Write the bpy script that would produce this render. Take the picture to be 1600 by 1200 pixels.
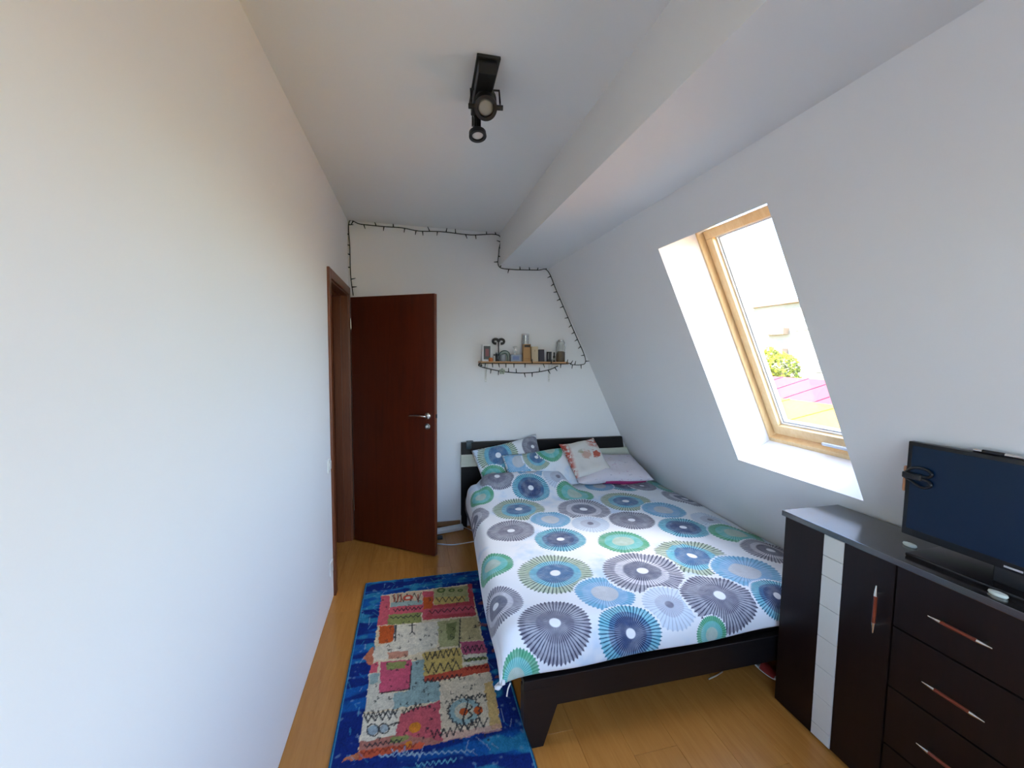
import bpy, bmesh, math, random
import numpy as np
from mathutils import Vector, Matrix, noise

for o in list(bpy.data.objects):
    bpy.data.objects.remove(o)
S = bpy.context.scene
COL = S.collection
random.seed(7)
V = Vector

# ------------------------------------------------------------------ camera
CF, YAW, PITCH, ROLL = 640.19, 0.2386, -0.0742, 0.0115
CAM = V((0.5053, -3.6334, 1.577))
_cy, _sy = math.cos(YAW), math.sin(YAW)
FW = V((_sy*math.cos(PITCH), _cy*math.cos(PITCH), math.sin(PITCH)))
_r = V((_cy, -_sy, 0)); _u = _r.cross(FW)
RT = math.cos(ROLL)*_r + math.sin(ROLL)*_u
UP = -math.sin(ROLL)*_r + math.cos(ROLL)*_u
cd = bpy.data.cameras.new('camera'); cam = bpy.data.objects.new('camera', cd); COL.objects.link(cam)
cd.sensor_fit = 'HORIZONTAL'; cd.sensor_width = 36.0; cd.lens = CF/1600*36; cd.clip_start = 0.05; cd.clip_end = 500
cam.matrix_world = Matrix(((RT.x, UP.x, -FW.x, CAM.x), (RT.y, UP.y, -FW.y, CAM.y), (RT.z, UP.z, -FW.z, CAM.z), (0, 0, 0, 1)))
S.camera = cam

# ------------------------------------------------------------------ world, sun, exposure
W = bpy.data.worlds.new('world'); S.world = W; W.use_nodes = True
wn = W.node_tree; bg = wn.nodes['Background']
sky = wn.nodes.new('ShaderNodeTexSky'); sky.sky_type = 'NISHITA'; sky.sun_disc = False
sky.sun_elevation = math.radians(52); sky.sun_rotation = math.radians(120); sky.air_density = 1.0; sky.dust_density = 1.2; sky.ozone_density = 2.2
wn.links.new(sky.outputs[0], bg.inputs[0]); bg.inputs[1].default_value = 1.0
sd = bpy.data.lights.new('sun', 'SUN'); sd.energy = 20; sd.angle = math.radians(0.6); sd.color = (1, .9, .76)
sun = bpy.data.objects.new('sun', sd); COL.objects.link(sun)
SUN_DIR = V((0.55, -0.30, -0.78))
sun.rotation_euler = SUN_DIR.to_track_quat('-Z', 'Y').to_euler(); sun.location = (-20, 12, 40)
vs = S.view_settings; vs.view_transform = 'Standard'; vs.look = 'None'; vs.gamma = 1; vs.exposure = 1.15; vs.use_curve_mapping = False

# ------------------------------------------------------------------ helpers
def px(u, v, n, c):
    """point where the sight line through pixel (u, v) meets the plane n.p = c"""
    d = FW + (u-800)/CF*RT - (v-600)/CF*UP
    n = V(n); t = (c-n.dot(CAM))/n.dot(d)
    return CAM + t*d

ORG = {}
def empty(name, loc):
    o = bpy.data.objects.new(name, None); COL.objects.link(o); o.location = loc; ORG[o] = V(loc); o.empty_display_size = .05
    return o
def tag(o, label=None, cat=None, group=None, kind=None):
    if label: o['label'] = label
    if cat: o['category'] = cat
    if group: o['group'] = group
    if kind: o['kind'] = kind
    return o
def thing(name, loc, label, cat, group=None):
    return tag(empty(name, loc), label, cat, group)
def link(name, me, mat, parent=None, org=None):
    """me holds world coordinates; the object gets its own origin"""
    o = bpy.data.objects.new(name, me); COL.objects.link(o)
    if mat: me.materials.append(mat)
    if org is None: org = ORG[parent] if parent else V((0, 0, 0))
    org = V(org); me.transform(Matrix.Translation(-org)); ORG[o] = org
    if parent:
        o.parent = parent; o.location = org-ORG[parent]
    else: o.location = org
    return o
def obj(name, bm, mat, parent=None, smooth=False, org=None, auto=None):
    me = bpy.data.meshes.new(name); bm.to_mesh(me); bm.free()
    if smooth:
        me.polygons.foreach_set('use_smooth', [True]*len(me.polygons))
        if auto: me.set_sharp_from_angle(angle=math.radians(auto))
    if org is None and parent is None:
        c = np.array([v.co[:] for v in me.vertices]); lo, hi = c.min(0), c.max(0)
        org = ((lo[0]+hi[0])/2, (lo[1]+hi[1])/2, lo[2])
    return link(name, me, mat, parent, org)
def B(): return bmesh.new()
def box(bm, lo, hi, M=None, bev=0, seg=2):
    r = bmesh.ops.create_cube(bm, size=1); vs_ = r['verts']
    lo, hi = V(lo), V(hi); c = (lo+hi)/2; d = hi-lo
    for v in vs_: v.co = V((v.co.x*d.x+c.x, v.co.y*d.y+c.y, v.co.z*d.z+c.z))
    if bev:
        es = list({e for v in vs_ for e in v.link_edges})
        rr = bmesh.ops.bevel(bm, geom=es, offset=bev, segments=seg, affect='EDGES', profile=.6)
        vs_ = list({v for f in rr['faces'] for v in f.verts} | {v for v in vs_ if v.is_valid})
    if M is not None:
        for v in vs_: v.co = M @ v.co
    return bm
def frame_of(d):
    d = V(d).normalized(); a = V((0, 0, 1)) if abs(d.z) < .9 else V((1, 0, 0))
    x = a.cross(d).normalized(); return x, d.cross(x), d
def lathe(bm, base, axis, prof, seg=24, closed=True):
    """prof: (radius, height) along the axis"""
    x, y, d = frame_of(axis); base = V(base); rings = []
    for r, h in prof:
        rings.append([bm.verts.new(base+d*h+(x*math.cos(2*math.pi*i/seg)+y*math.sin(2*math.pi*i/seg))*max(r, 1e-5)) for i in range(seg)])
    for a, b in zip(rings, rings[1:]):
        for i in range(seg): bm.faces.new((a[i], a[(i+1) % seg], b[(i+1) % seg], b[i]))
    if closed:
        bm.faces.new(rings[0][::-1]); bm.faces.new(rings[-1])
    return bm
def cyl(bm, a, b, r, seg=16, r2=None):
    a, b = V(a), V(b); return lathe(bm, a, b-a, [(r, 0), (r2 or r, (b-a).length)], seg)
def tube(bm, pts, r, seg=6):
    pts = [V(p) for p in pts]; rings = []; px_ = None
    for i, p in enumerate(pts):
        d = (pts[min(i+1, len(pts)-1)]-pts[max(i-1, 0)]).normalized()
        if px_ is None: x = frame_of(d)[0]
        else: x = (px_-d*px_.dot(d)).normalized()
        px_ = x; y = d.cross(x)
        rings.append([bm.verts.new(p+(x*math.cos(2*math.pi*k/seg)+y*math.sin(2*math.pi*k/seg))*r) for k in range(seg)])
    for a, b in zip(rings, rings[1:]):
        for k in range(seg): bm.faces.new((a[k], a[(k+1) % seg], b[(k+1) % seg], b[k]))
    bm.faces.new(rings[0][::-1]); bm.faces.new(rings[-1]); return bm
def spline(pts, n=8):
    pts = [V(p) for p in pts]; out = []
    for i in range(len(pts)-1):
        p0, p1, p2, p3 = pts[max(i-1, 0)], pts[i], pts[i+1], pts[min(i+2, len(pts)-1)]
        for k in range(n):
            t = k/n
            out.append(.5*((2*p1)+(p2-p0)*t+(2*p0-5*p1+4*p2-p3)*t*t+(3*p1-p0-3*p2+p3)*t**3))
    out.append(pts[-1]); return out
def prism(bm, poly, d):
    """polygon (3D points) extruded by vector d"""
    d = V(d); a = [bm.verts.new(V(p)) for p in poly]; b = [bm.verts.new(V(p)+d) for p in poly]; n = len(a)
    bm.faces.new(a); bm.faces.new(b[::-1])
    for i in range(n): bm.faces.new((a[i], b[i], b[(i+1) % n], a[(i+1) % n]))
    bmesh.ops.recalc_face_normals(bm, faces=bm.faces[:]); return bm
def sstep(a, b, x):
    t = max(0., min(1., (x-a)/(b-a))); return t*t*(3-2*t)

# ------------------------------------------------------------------ materials
class NT:
    def __init__(s, m): s.t = m.node_tree; s.n = s.t.nodes; s.b = s.n['Principled BSDF']
    def new(s, ty, **k):
        n = s.n.new(ty)
        for a, b in k.items(): setattr(n, a, b)
        return n
    def put(s, sock, v):
        if isinstance(v, bpy.types.NodeSocket): s.t.links.new(v, sock)
        else:
            if isinstance(v, (tuple, list)) and len(v) == 3 and sock.type == 'RGBA': v = tuple(v)+(1,)
            sock.default_value = v
    def m(s, op, a, b=0., c=0.):
        n = s.new('ShaderNodeMath', operation=op)
        s.put(n.inputs[0], a); s.put(n.inputs[1], b); s.put(n.inputs[2], c); return n.outputs[0]
    def mix(s, f, a, b, blend='MIX'):
        n = s.new('ShaderNodeMix', data_type='RGBA', blend_type=blend)
        s.put(n.inputs[0], f); s.put(n.inputs[6], a); s.put(n.inputs[7], b); return n.outputs[2]
    def coord(s, k='Object'): return s.new('ShaderNodeTexCoord').outputs[k]
    def mapping(s, v, scale=(1, 1, 1), loc=(0, 0, 0), rot=(0, 0, 0)):
        n = s.new('ShaderNodeMapping'); s.put(n.inputs[0], v); n.inputs[1].default_value = loc; n.inputs[2].default_value = rot; n.inputs[3].default_value = scale
        return n.outputs[0]
    def noise(s, v, scale, detail=3, rough=.5, dist=0):
        n = s.new('ShaderNodeTexNoise'); s.put(n.inputs['Vector'], v); n.inputs['Scale'].default_value = scale
        n.inputs['Detail'].default_value = detail; n.inputs['Roughness'].default_value = rough; n.inputs['Distortion'].default_value = dist
        return n.outputs[0]
    def ramp(s, f, stops):
        n = s.new('ShaderNodeValToRGB'); s.put(n.inputs[0], f); e = n.color_ramp.elements
        while len(e) < len(stops): e.new(.5)
        for x, (p, c) in zip(e, stops): x.position = p; x.color = tuple(c)+(1,) if len(c) == 3 else c
        return n.outputs[0]
    def attr(s, name, out='Vector'): return s.new('ShaderNodeAttribute', attribute_name=name).outputs[out]
    def sep(s, v):
        n = s.new('ShaderNodeSeparateXYZ'); s.put(n.inputs[0], v); return n.outputs
    def bump(s, h, st=.2, d=.002):
        n = s.new('ShaderNodeBump'); s.put(n.inputs['Height'], h); n.inputs['Strength'].default_value = st; n.inputs['Distance'].default_value = d
        s.t.links.new(n.outputs[0], s.b.inputs['Normal'])
def mat(name, col=(.8, .8, .8), rough=.5, metal=0., spec=.5, trans=0., emit=None, coat=0.):
    m = bpy.data.materials.new(name); m.use_nodes = True; t = NT(m)
    t.b.inputs['Base Color'].default_value = tuple(col)+(1,); t.b.inputs['Roughness'].default_value = rough
    t.b.inputs['Metallic'].default_value = metal; t.b.inputs['Specular IOR Level'].default_value = spec
    t.b.inputs['Transmission Weight'].default_value = trans; t.b.inputs['Coat Weight'].default_value = coat
    # faint procedural unevenness so that no surface is perfectly flat
    if not trans:
        n = t.noise(t.coord(), 9, 2)
        t.put(t.b.inputs['Base Color'], t.mix(t.m('MULTIPLY', n, .18), tuple(col), tuple(c*.75 for c in col)))
    return m
def wood(name, c0, c1, axis='Z', scale=1., rough=.35, contrast=.6, spec=.5, rand=False):
    m = bpy.data.materials.new(name); m.use_nodes = True; t = NT(m)
    sc = {'X': (1.2, 14, 14), 'Y': (14, 1.2, 14), 'Z': (14, 14, 1.2)}[axis]
    v = t.coord()
    if rand:
        oi = t.new('ShaderNodeObjectInfo'); vv = t.new('ShaderNodeVectorMath', operation='ADD')
        cmb = t.new('ShaderNodeCombineXYZ'); t.put(cmb.inputs[0], t.m('MULTIPLY', oi.outputs['Random'], 17.)); t.put(cmb.inputs[1], t.m('MULTIPLY', oi.outputs['Random'], 41.))
        t.put(vv.inputs[0], v); t.put(vv.inputs[1], cmb.outputs[0]); v = vv.outputs[0]
    g = t.noise(t.mapping(v, tuple(x*scale for x in sc)), 2.2, 5, .62, .6)
    f = t.noise(t.mapping(v, tuple(x*scale*4 for x in sc)), 3., 3, .6)
    k = t.m('ADD', t.m('MULTIPLY', g, .75), t.m('MULTIPLY', f, .25))
    c = t.ramp(k, [(.5-contrast*.35, c0), (.5+contrast*.35, c1)])
    if rand:
        c = t.mix(t.m('MULTIPLY', oi.outputs['Random'], .35), c, tuple(x*.62 for x in c1))
    t.put(t.b.inputs['Base Color'], c); t.b.inputs['Roughness'].default_value = rough; t.b.inputs['Specular IOR Level'].default_value = spec
    t.bump(f, .08, .001)
    return m
def plaster(name, col):
    m = bpy.data.materials.new(name); m.use_nodes = True; t = NT(m); v = t.coord()
    n = t.noise(v, 1.1, 3); f = t.noise(v, 140, 2)
    t.put(t.b.inputs['Base Color'], t.mix(t.m('MULTIPLY', n, .25), col, tuple(c*.93 for c in col)))
    t.b.inputs['Roughness'].default_value = .85; t.b.inputs['Specular IOR Level'].default_value = .25
    t.bump(f, .12, .0012); return m
M = {}
M['wall'] = plaster('white_wall_paint', (.87, .87, .88))
M['ceil'] = plaster('white_ceiling_paint', (.86, .86, .86))
M['oak'] = wood('oak_laminate', (.40, .150, .026), (.60, .275, .064), 'Y', 1., .26, .8, rand=True)
M['sub'] = mat('joint_dark', (.16, .08, .03), .8)
M['mahog'] = wood('mahogany_veneer', (.035, .005, .0016), (.125, .018, .005), 'Z', .55, .32, .9)
M['mahog_trim'] = wood('mahogany_trim', (.085, .02, .006), (.20, .055, .017), 'Z', .9, .4, .8)
M['wenge'] = wood('wenge_veneer', (.004, .003, .0035), (.011, .008, .009), 'X', 1.3, .36, .8, .35)
M['wenge_v'] = wood('wenge_front', (.005, .0022, .0022), (.014, .0055, .005), 'Z', 1.3, .38, .8, .3)
M['wenge_top'] = wood('wenge_top', (.008, .006, .006), (.018, .013, .013), 'Y', 1.3, .19, .8, .5)
M['wenge_top'].node_tree.nodes['Principled BSDF'].inputs['IOR'].default_value = 2.3
M['cream'] = wood('cream_panel', (.58, .58, .47), (.70, .70, .60), 'X', 1., .4, .6)
M['tile'] = mat('cream_gloss', (.66, .66, .62), .25)
M['pine'] = wood('lacquered_pine', (.72, .48, .22), (.86, .66, .38), 'Z', 1.1, .3, .7)
M['base'] = wood('baseboard_wood', (.22, .10, .035), (.36, .18, .07), 'X', 1., .4, .7)
M['black'] = mat('black_metal', (.012, .012, .013), .4)
M['blackpl'] = mat('black_plastic', (.010, .010, .012), .3)
M['chrome'] = mat('brushed_chrome', (.75, .74, .72), .22, 1.)
M['white'] = mat('white_plastic', (.78, .78, .76), .4)
M['greyhandle'] = mat('pale_grey_plastic', (.60, .66, .76), .35)
M['redwood'] = wood('red_wood', (.11, .014, .006), (.24, .045, .018), 'Y', 1.5, .3, .8)
M['shelf'] = wood('shelf_pine', (.52, .25, .10), (.72, .42, .20), 'X', 1., .5, .7)
M['wire'] = mat('dark_green_wire', (.012, .02, .016), .5)
M['bulb'] = mat('dark_bulb', (.03, .04, .035), .25)
M['glass'] = mat('window_glass', (1, 1, 1), 0., trans=1., spec=.5)
M['gasket'] = mat('grey_gasket', (.42, .42, .43), .5)

# thin window glass: mostly clear, mirrors a little
gm = bpy.data.materials.new('thin_glass'); gm.use_nodes = True; gt = gm.node_tree; gt.nodes.clear()
go = gt.nodes.new('ShaderNodeOutputMaterial'); mx = gt.nodes.new('ShaderNodeMixShader'); tr = gt.nodes.new('ShaderNodeBsdfTransparent'); gl = gt.nodes.new('ShaderNodeBsdfGlossy')
gl.inputs['Roughness'].default_value = .02; tr.inputs[0].default_value = (.97, .985, .98, 1)
mx.inputs[0].default_value = .035; gt.links.new(tr.outputs[0], mx.inputs[1]); gt.links.new(gl.outputs[0], mx.inputs[2]); gt.links.new(mx.outputs[0], go.inputs[0])
M['pane'] = gm

# ------------------------------------------------------------------ the room shell
H, XS, ZS, XT, K = 2.6368, 1.2639, 2.3544, 1.7214, 0.495
YN = -4.45                                            # wall behind the camera
L = math.hypot(1, K)
T_ = V((K, 0, -1))/L; N_ = V((1, 0, K))/L; TOP = V((XT, 0, ZS))
SM = Matrix(((T_.x, 0, N_.x, TOP.x), (0, 1, 0, 0), (T_.z, 0, N_.z, TOP.z), (0, 0, 0, 1)))   # (s down the slope, y, n outward) -> world
XB = XT+K*ZS                                          # where the slope meets the floor
def struct(o): o['kind'] = 'structure'; return o

fl = struct(obj('floor', box(B(), (-1.3, YN-.1, -.12), (XB+.4, .2, -.008)), M['sub'], org=(0, 0, 0)))
# laminate planks, 0.19 m wide, running into the room
PW, PL = .192, 1.285
def plank_mesh(w, l):
    bm = B(); box(bm, (0, 0, -.008), (w-.0007, l-.0007, 0), bev=.0008, seg=1)
    me = bpy.data.meshes.new('plank'); bm.to_mesh(me); bm.free(); me.materials.append(M['oak']); return me
full = plank_mesh(PW, PL); cache = {}
x = -1.15; i = 0
while x < XB-.01:
    w = min(PW, XB-x)
    y = YN+((i*.437) % 1)*PL-PL
    while y < -.001:
        y0, y1 = max(y, YN), min(y+PL, 0.)
        if y1-y0 > .02:
            if abs(y1-y0-PL) < 1e-6 and abs(w-PW) < 1e-6: me = full
            else:
                k = (round(w, 3), round(y1-y0, 3))
                if k not in cache: cache[k] = plank_mesh(w, y1-y0)
                me = cache[k]
            p = bpy.data.objects.new('plank', me); COL.objects.link(p); p.parent = fl; p.location = (x, y0, 0)
        y += PL
    x += PW; i += 1

DY0, DY1, DZ = -.845, -.075, 2.045                    # door opening in the left wall
bm = B()
box(bm, (-.16, YN, 0), (0, DY0, H)); box(bm, (-.16, DY1, 0), (0, 0, H)); box(bm, (-.16, DY0, DZ), (0, DY1, H))
wl = struct(obj('wall_left', bm, M['wall'], org=(0, 0, 0)))
def end_wall(bm, y0, y1):
    zt_ = H+.15; xo = lambda z: XT+K*(ZS-z)+RD*L-.01
    prism(bm, [(-1.3, y0, 0), (xo(0), y0, 0), (xo(zt_), y0, zt_), (-1.3, y0, zt_)], (0, y1-y0, 0)); return bm
RD = .26
struct(obj('wall_back', end_wall(B(), 0, .15), M['wall'], org=(0, 0, 0)))
# wall behind the camera, with an unseen window added to light the back wall
WX0, WX1, WZ0, WZ1 = .10, 1.72, .75, 2.20
bm = B()
box(bm, (-1.3, YN-.2, 0), (WX0, YN, H+.15)); box(bm, (WX0, YN-.2, 0), (WX1, YN, WZ0)); box(bm, (WX0, YN-.2, WZ1), (WX1, YN, H+.15))
xo = lambda z: XT+K*(ZS-z)+RD*L-.01
prism(bm, [(WX1, YN-.2, 0), (xo(0), YN-.2, 0), (xo(H+.15), YN-.2, H+.15), (WX1, YN-.2, H+.15)], (0, .2, 0))
struct(obj('wall_front', bm, M['wall'], org=(0, YN, 0)))
w2 = empty('window_2', ((WX0+WX1)/2, YN, WZ0)); w2['kind'] = 'structure'; w2['label'] = 'unseen white window added in the end wall as fill light'
bm = B(); fy0, fy1 = YN-.16, YN-.09
for lo, hi in (((WX0, WZ0), (WX0+.06, WZ1)), ((WX1-.06, WZ0), (WX1, WZ1)), ((WX0+.06, WZ0), (WX1-.06, WZ0+.06)), ((WX0+.06, WZ1-.06), (WX1-.06, WZ1)), (((WX0+WX1)/2-.04, WZ0+.06), ((WX0+WX1)/2+.04, WZ1-.06))):
    box(bm, (lo[0], fy0, lo[1]), (hi[0], fy1, hi[1]), None, .004)
obj('frame', bm, M['white'], w2)
for x0, x1 in ((WX0+.06, (WX0+WX1)/2-.04), ((WX0+WX1)/2+.04, WX1-.06)): obj('pane', box(B(), (x0, YN-.127, WZ0+.06), (x1, YN-.123, WZ1-.06)), M['pane'], w2)
obj('handle', box(B(), ((WX0+WX1)/2-.012, fy1, 1.42), ((WX0+WX1)/2+.012, fy1+.03, 1.56), None, .006), M['chrome'], w2)
obj('added_sill', box(B(), (WX0-.03, YN-.09, WZ0-.03), (WX1+.03, YN+.06, WZ0-.0005), None, .005), M['white'], w2)
bm = B(); box(bm, (-1.3, YN, H), (XT+.6, 0, H+.15)); box(bm, (XS, YN, ZS), (XT+.0005, 0, H))
struct(obj('ceiling', bm, M['ceil'], org=(0, 0, 0)))
# sloping wall with the roof window's opening
S0, S1 = (ZS-2.158)*L, (ZS-.953)*L; Y0, Y1 = -2.300, -1.590; RD = .26
SE = ZS*L+.02
WINS = ((-2.300, -1.590),)
bm = B()
box(bm, (-.25, YN, 0), (S0, 0, RD), SM); box(bm, (S1, YN, 0), (SE, 0, RD), SM)
box(bm, (S0, YN, 0), (S1, WINS[0][0], RD), SM); box(bm, (S0, WINS[0][1], 0), (S1, 0, RD), SM)
wr = struct(obj('wall_right', bm, M['wall'], org=(XB, 0, 0)))
bm = B(); box(bm, (-1.3, YN, 0), (-1.15, 0, H))
struct(obj('wall_hall', bm, M['wall'], org=(-1.2, 0, 0)))
bb = struct(obj('baseboard_back', box(B(), (.0, -.014, 0), (.918, 0, .062), bev=.003), M['base'], org=(.45, 0, 0)))

# ------------------------------------------------------------------ roof window
def roof_window(name, Y0, Y1, label):
    win = empty(name, SM @ V((S1, (Y0+Y1)/2, RD))); win['kind'] = 'structure'
    win['label'] = label
    fw_, n0, n1 = .030, RD-.012, RD+.12
    fo = .012
    bm = B()
    box(bm, (S0-.02, Y0-.02, n0), (S0+fo, Y1+.02, n1), SM, .003); box(bm, (S1-fo-.012, Y0-.02, n0), (S1+.02, Y1+.02, n1), SM, .003)
    box(bm, (S0+fo, Y0-.02, n0), (S1-fo-.012, Y0+fo, n1), SM, .003); box(bm, (S0+fo, Y1-fo, n0), (S1-fo-.012, Y1+.02, n1), SM, .003)
    obj('frame', bm, M['pine'], win)
    a0, a1, b0, b1 = S0+.022, S1-.036, Y0+.018, Y1-.018; sw = .048; m0, m1 = RD+.022, RD+.085
    bm = B()
    box(bm, (a0, b0, m0), (a0+sw, b1, m1), SM, .004); box(bm, (a1-sw-.012, b0, m0), (a1, b1, m1), SM, .004)
    box(bm, (a0+sw, b0, m0), (a1-sw-.012, b0+sw, m1), SM, .004); box(bm, (a0+sw, b1-sw, m0), (a1-sw-.012, b1, m1), SM, .004)
    sash = obj('sash', bm, M['pine'], win)
    c0, c1, d0, d1 = a0+sw-.001, a1-sw-.011, b0+sw-.001, b1-sw+.001
    for g, (w0, w1, h0, h1, mm) in enumerate(((0, .010, RD+.046, RD+.080, 'white'), (.010, .016, RD+.056, RD+.084, 'gasket'))):
        bm = B()
        box(bm, (c0+w0, d0+w0, h0), (c0+w1, d1-w0, h1), SM); box(bm, (c1-w1, d0+w0, h0), (c1-w0, d1-w0, h1), SM)
        box(bm, (c0+w1, d0+w0, h0), (c1-w1, d0+w1, h1), SM); box(bm, (c0+w1, d1-w1, h0), (c1-w1, d1-w0, h1), SM)
        obj('glazing_bead' if g == 0 else 'gasket', bm, M[mm], sash)
    obj('pane', box(B(), (c0+.012, d0+.012, RD+.066), (c1-.012, d1-.012, RD+.070), SM), M['pane'], win)
    # lever handle on the bottom rail of the sash
    hs, hy = a1-.022, Y0+.20
    h = obj('handle', box(B(), (hs-.014, hy-.035, m0-.022), (hs+.016, hy+.035, m0+.004), SM, .006, 3), M['greyhandle'], win, True, auto=40)
    obj('lever', box(B(), (hs-.008, hy+.02, m0-.034), (hs+.008, hy+.165, m0-.020), SM, .005, 3), M['greyhandle'], h, True, auto=40)
    obj('button', cyl(B(), SM @ V((hs, hy-.012, m0-.022)), SM @ V((hs, hy-.012, m0-.034)), .009), M['gasket'], h)
roof_window('window_1', *WINS[0], 'pine framed roof window above the bed and sideboard')

# ------------------------------------------------------------------ door in the left wall
door = empty('door_1', (0, DY0, 0)); door['kind'] = 'structure'; door['label'] = 'mahogany door standing open against the back wall'
bm = B()   # lining of the opening
box(bm, (-.165, DY0-.001, 0), (.004, DY0+.022, DZ)); box(bm, (-.165, DY1-.022, 0), (.004, DY1+.001, DZ)); box(bm, (-.165, DY0, DZ-.022), (.004, DY1, DZ))
fr_ = obj('door_frame', bm, M['mahog_trim'], door)
bm = B()
box(bm, (-.105, DY0+.022, 0), (-.050, DY0+.034, DZ-.022), bev=.002); box(bm, (-.105, DY1-.034, 0), (-.050, DY1-.022, DZ-.022), bev=.002)
box(bm, (-.105, DY0+.034, DZ-.034), (-.050, DY1-.034, DZ-.022), bev=.002)
obj('door_stop', bm, M['mahog_trim'], fr_)
for lo, hi in (((0, DY0-.052, 0), (.016, DY0+.010, DZ+.05)), ((0, DY1-.010, 0), (.016, DY1+.052, DZ+.05)), ((0, DY0+.010, DZ-.010), (.016, DY1-.010, DZ+.05)),
               ((-.176, DY0-.052, 0), (-.16, DY0+.010, DZ+.05)), ((-.176, DY1-.010, 0), (-.16, DY1+.052, DZ+.05))):
    obj('architrave', box(B(), lo, hi, bev=.004), M['mahog_trim'], door)
hp = V((.0245, -.0914, 0)); e_ = V((.6547, -.4456, 0)).normalized(); nn = V((e_.y, -e_.x, 0))    # nn points at the camera side
if nn.y > 0: nn = -nn
DM = Matrix(((e_.x, -nn.x, 0, hp.x), (e_.y, -nn.y, 0, hp.y), (0, 0, 1, .008), (0, 0, 0, 1)))     # (along the leaf, into the leaf, up)
LW = .772
leaf = obj('door_leaf', box(B(), (0, 0, 0), (LW, .036, 2.005), DM, .003), M['mahog'], door, org=hp)
obj('edge_strip', box(B(), (LW-.0005, .003, .002), (LW+.003, .033, 2.003), DM), M['mahog_trim'], leaf)
def dl(a, b, c): return DM @ V((a, b, c))
for side in (0, 1):
    s_ = -1 if side == 0 else 1; y0 = 0 if side == 0 else .036
    hx = LW-.058
    hn = obj('handle', lathe(B(), dl(hx, y0, 1.09), DM.to_3x3() @ V((0, s_, 0)), [(.026, 0), (.026, .006), (.022, .010), (.011, .012), (.010, .040)], 24), M['chrome'], leaf, True, auto=40)
    obj('lever', tube(B(), spline([dl(hx, y0+s_*.036, 1.09), dl(hx-.02, y0+s_*.046, 1.092), dl(hx-.07, y0+s_*.048, 1.094), dl(hx-.135, y0+s_*.046, 1.088)], 5), .0085, 10), M['chrome'], hn, True)
    lk = obj('lock_rose', lathe(B(), dl(hx, y0, 1.01), DM.to_3x3() @ V((0, s_, 0)), [(.025, 0), (.025, .007), (.021, .011), (.012, .011)], 24), M['chrome'], leaf, True, auto=40)
    obj('lock_cylinder', lathe(B(), dl(hx, y0+s_*.0105, 1.01), DM.to_3x3() @ V((0, s_, 0)), [(.011, 0), (.011, .004), (.008, .006)], 16), M['gasket'], lk, True, auto=40)
obj('latch', box(B(), (LW+.0025, .012, 1.075), (LW+.010, .026, 1.105), DM, .002), M['black'], leaf)
for z in (.25, 1.75):
    obj('hinge', cyl(B(), dl(-.006, .006, z), dl(-.006, .006, z+.09), .007, 12), M['chrome'], leaf)

# ------------------------------------------------------------------ switch, socket
def plate(name, y, z, w, hgt, label, cat, kind):
    t = thing(name, (0, y, z-hgt/2), label, cat)
    obj('plate', box(B(), (0, y-w/2, z-hgt/2), (.009, y+w/2, z+hgt/2), bev=.003), M['white'], t)
    if kind == 'switch': obj('rocker', box(B(), (.009, y-w*.32, z-hgt*.32), (.014, y+w*.32, z+hgt*.32), bev=.002), M['white'], t)
    else:
        obj('socket_well', lathe(B(), (.009, y, z), (1, 0, 0), [(.023, 0), (.023, .002), (.019, .002), (.019, .0005)], 20), M['white'], t)
        for s_ in (-1, 1): obj('pin_hole', cyl(B(), (.0088, y+s_*.009, z), (.0098, y+s_*.009, z), .0028, 8), M['black'], t)
plate('light_switch', -.975, .88, .075, .08, 'white rocker light switch on the left wall beside the door', 'switch', 'switch')
plate('wall_socket', -.972, .23, .08, .08, 'white wall socket low on the left wall beside the door', 'socket', 'socket')

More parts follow.
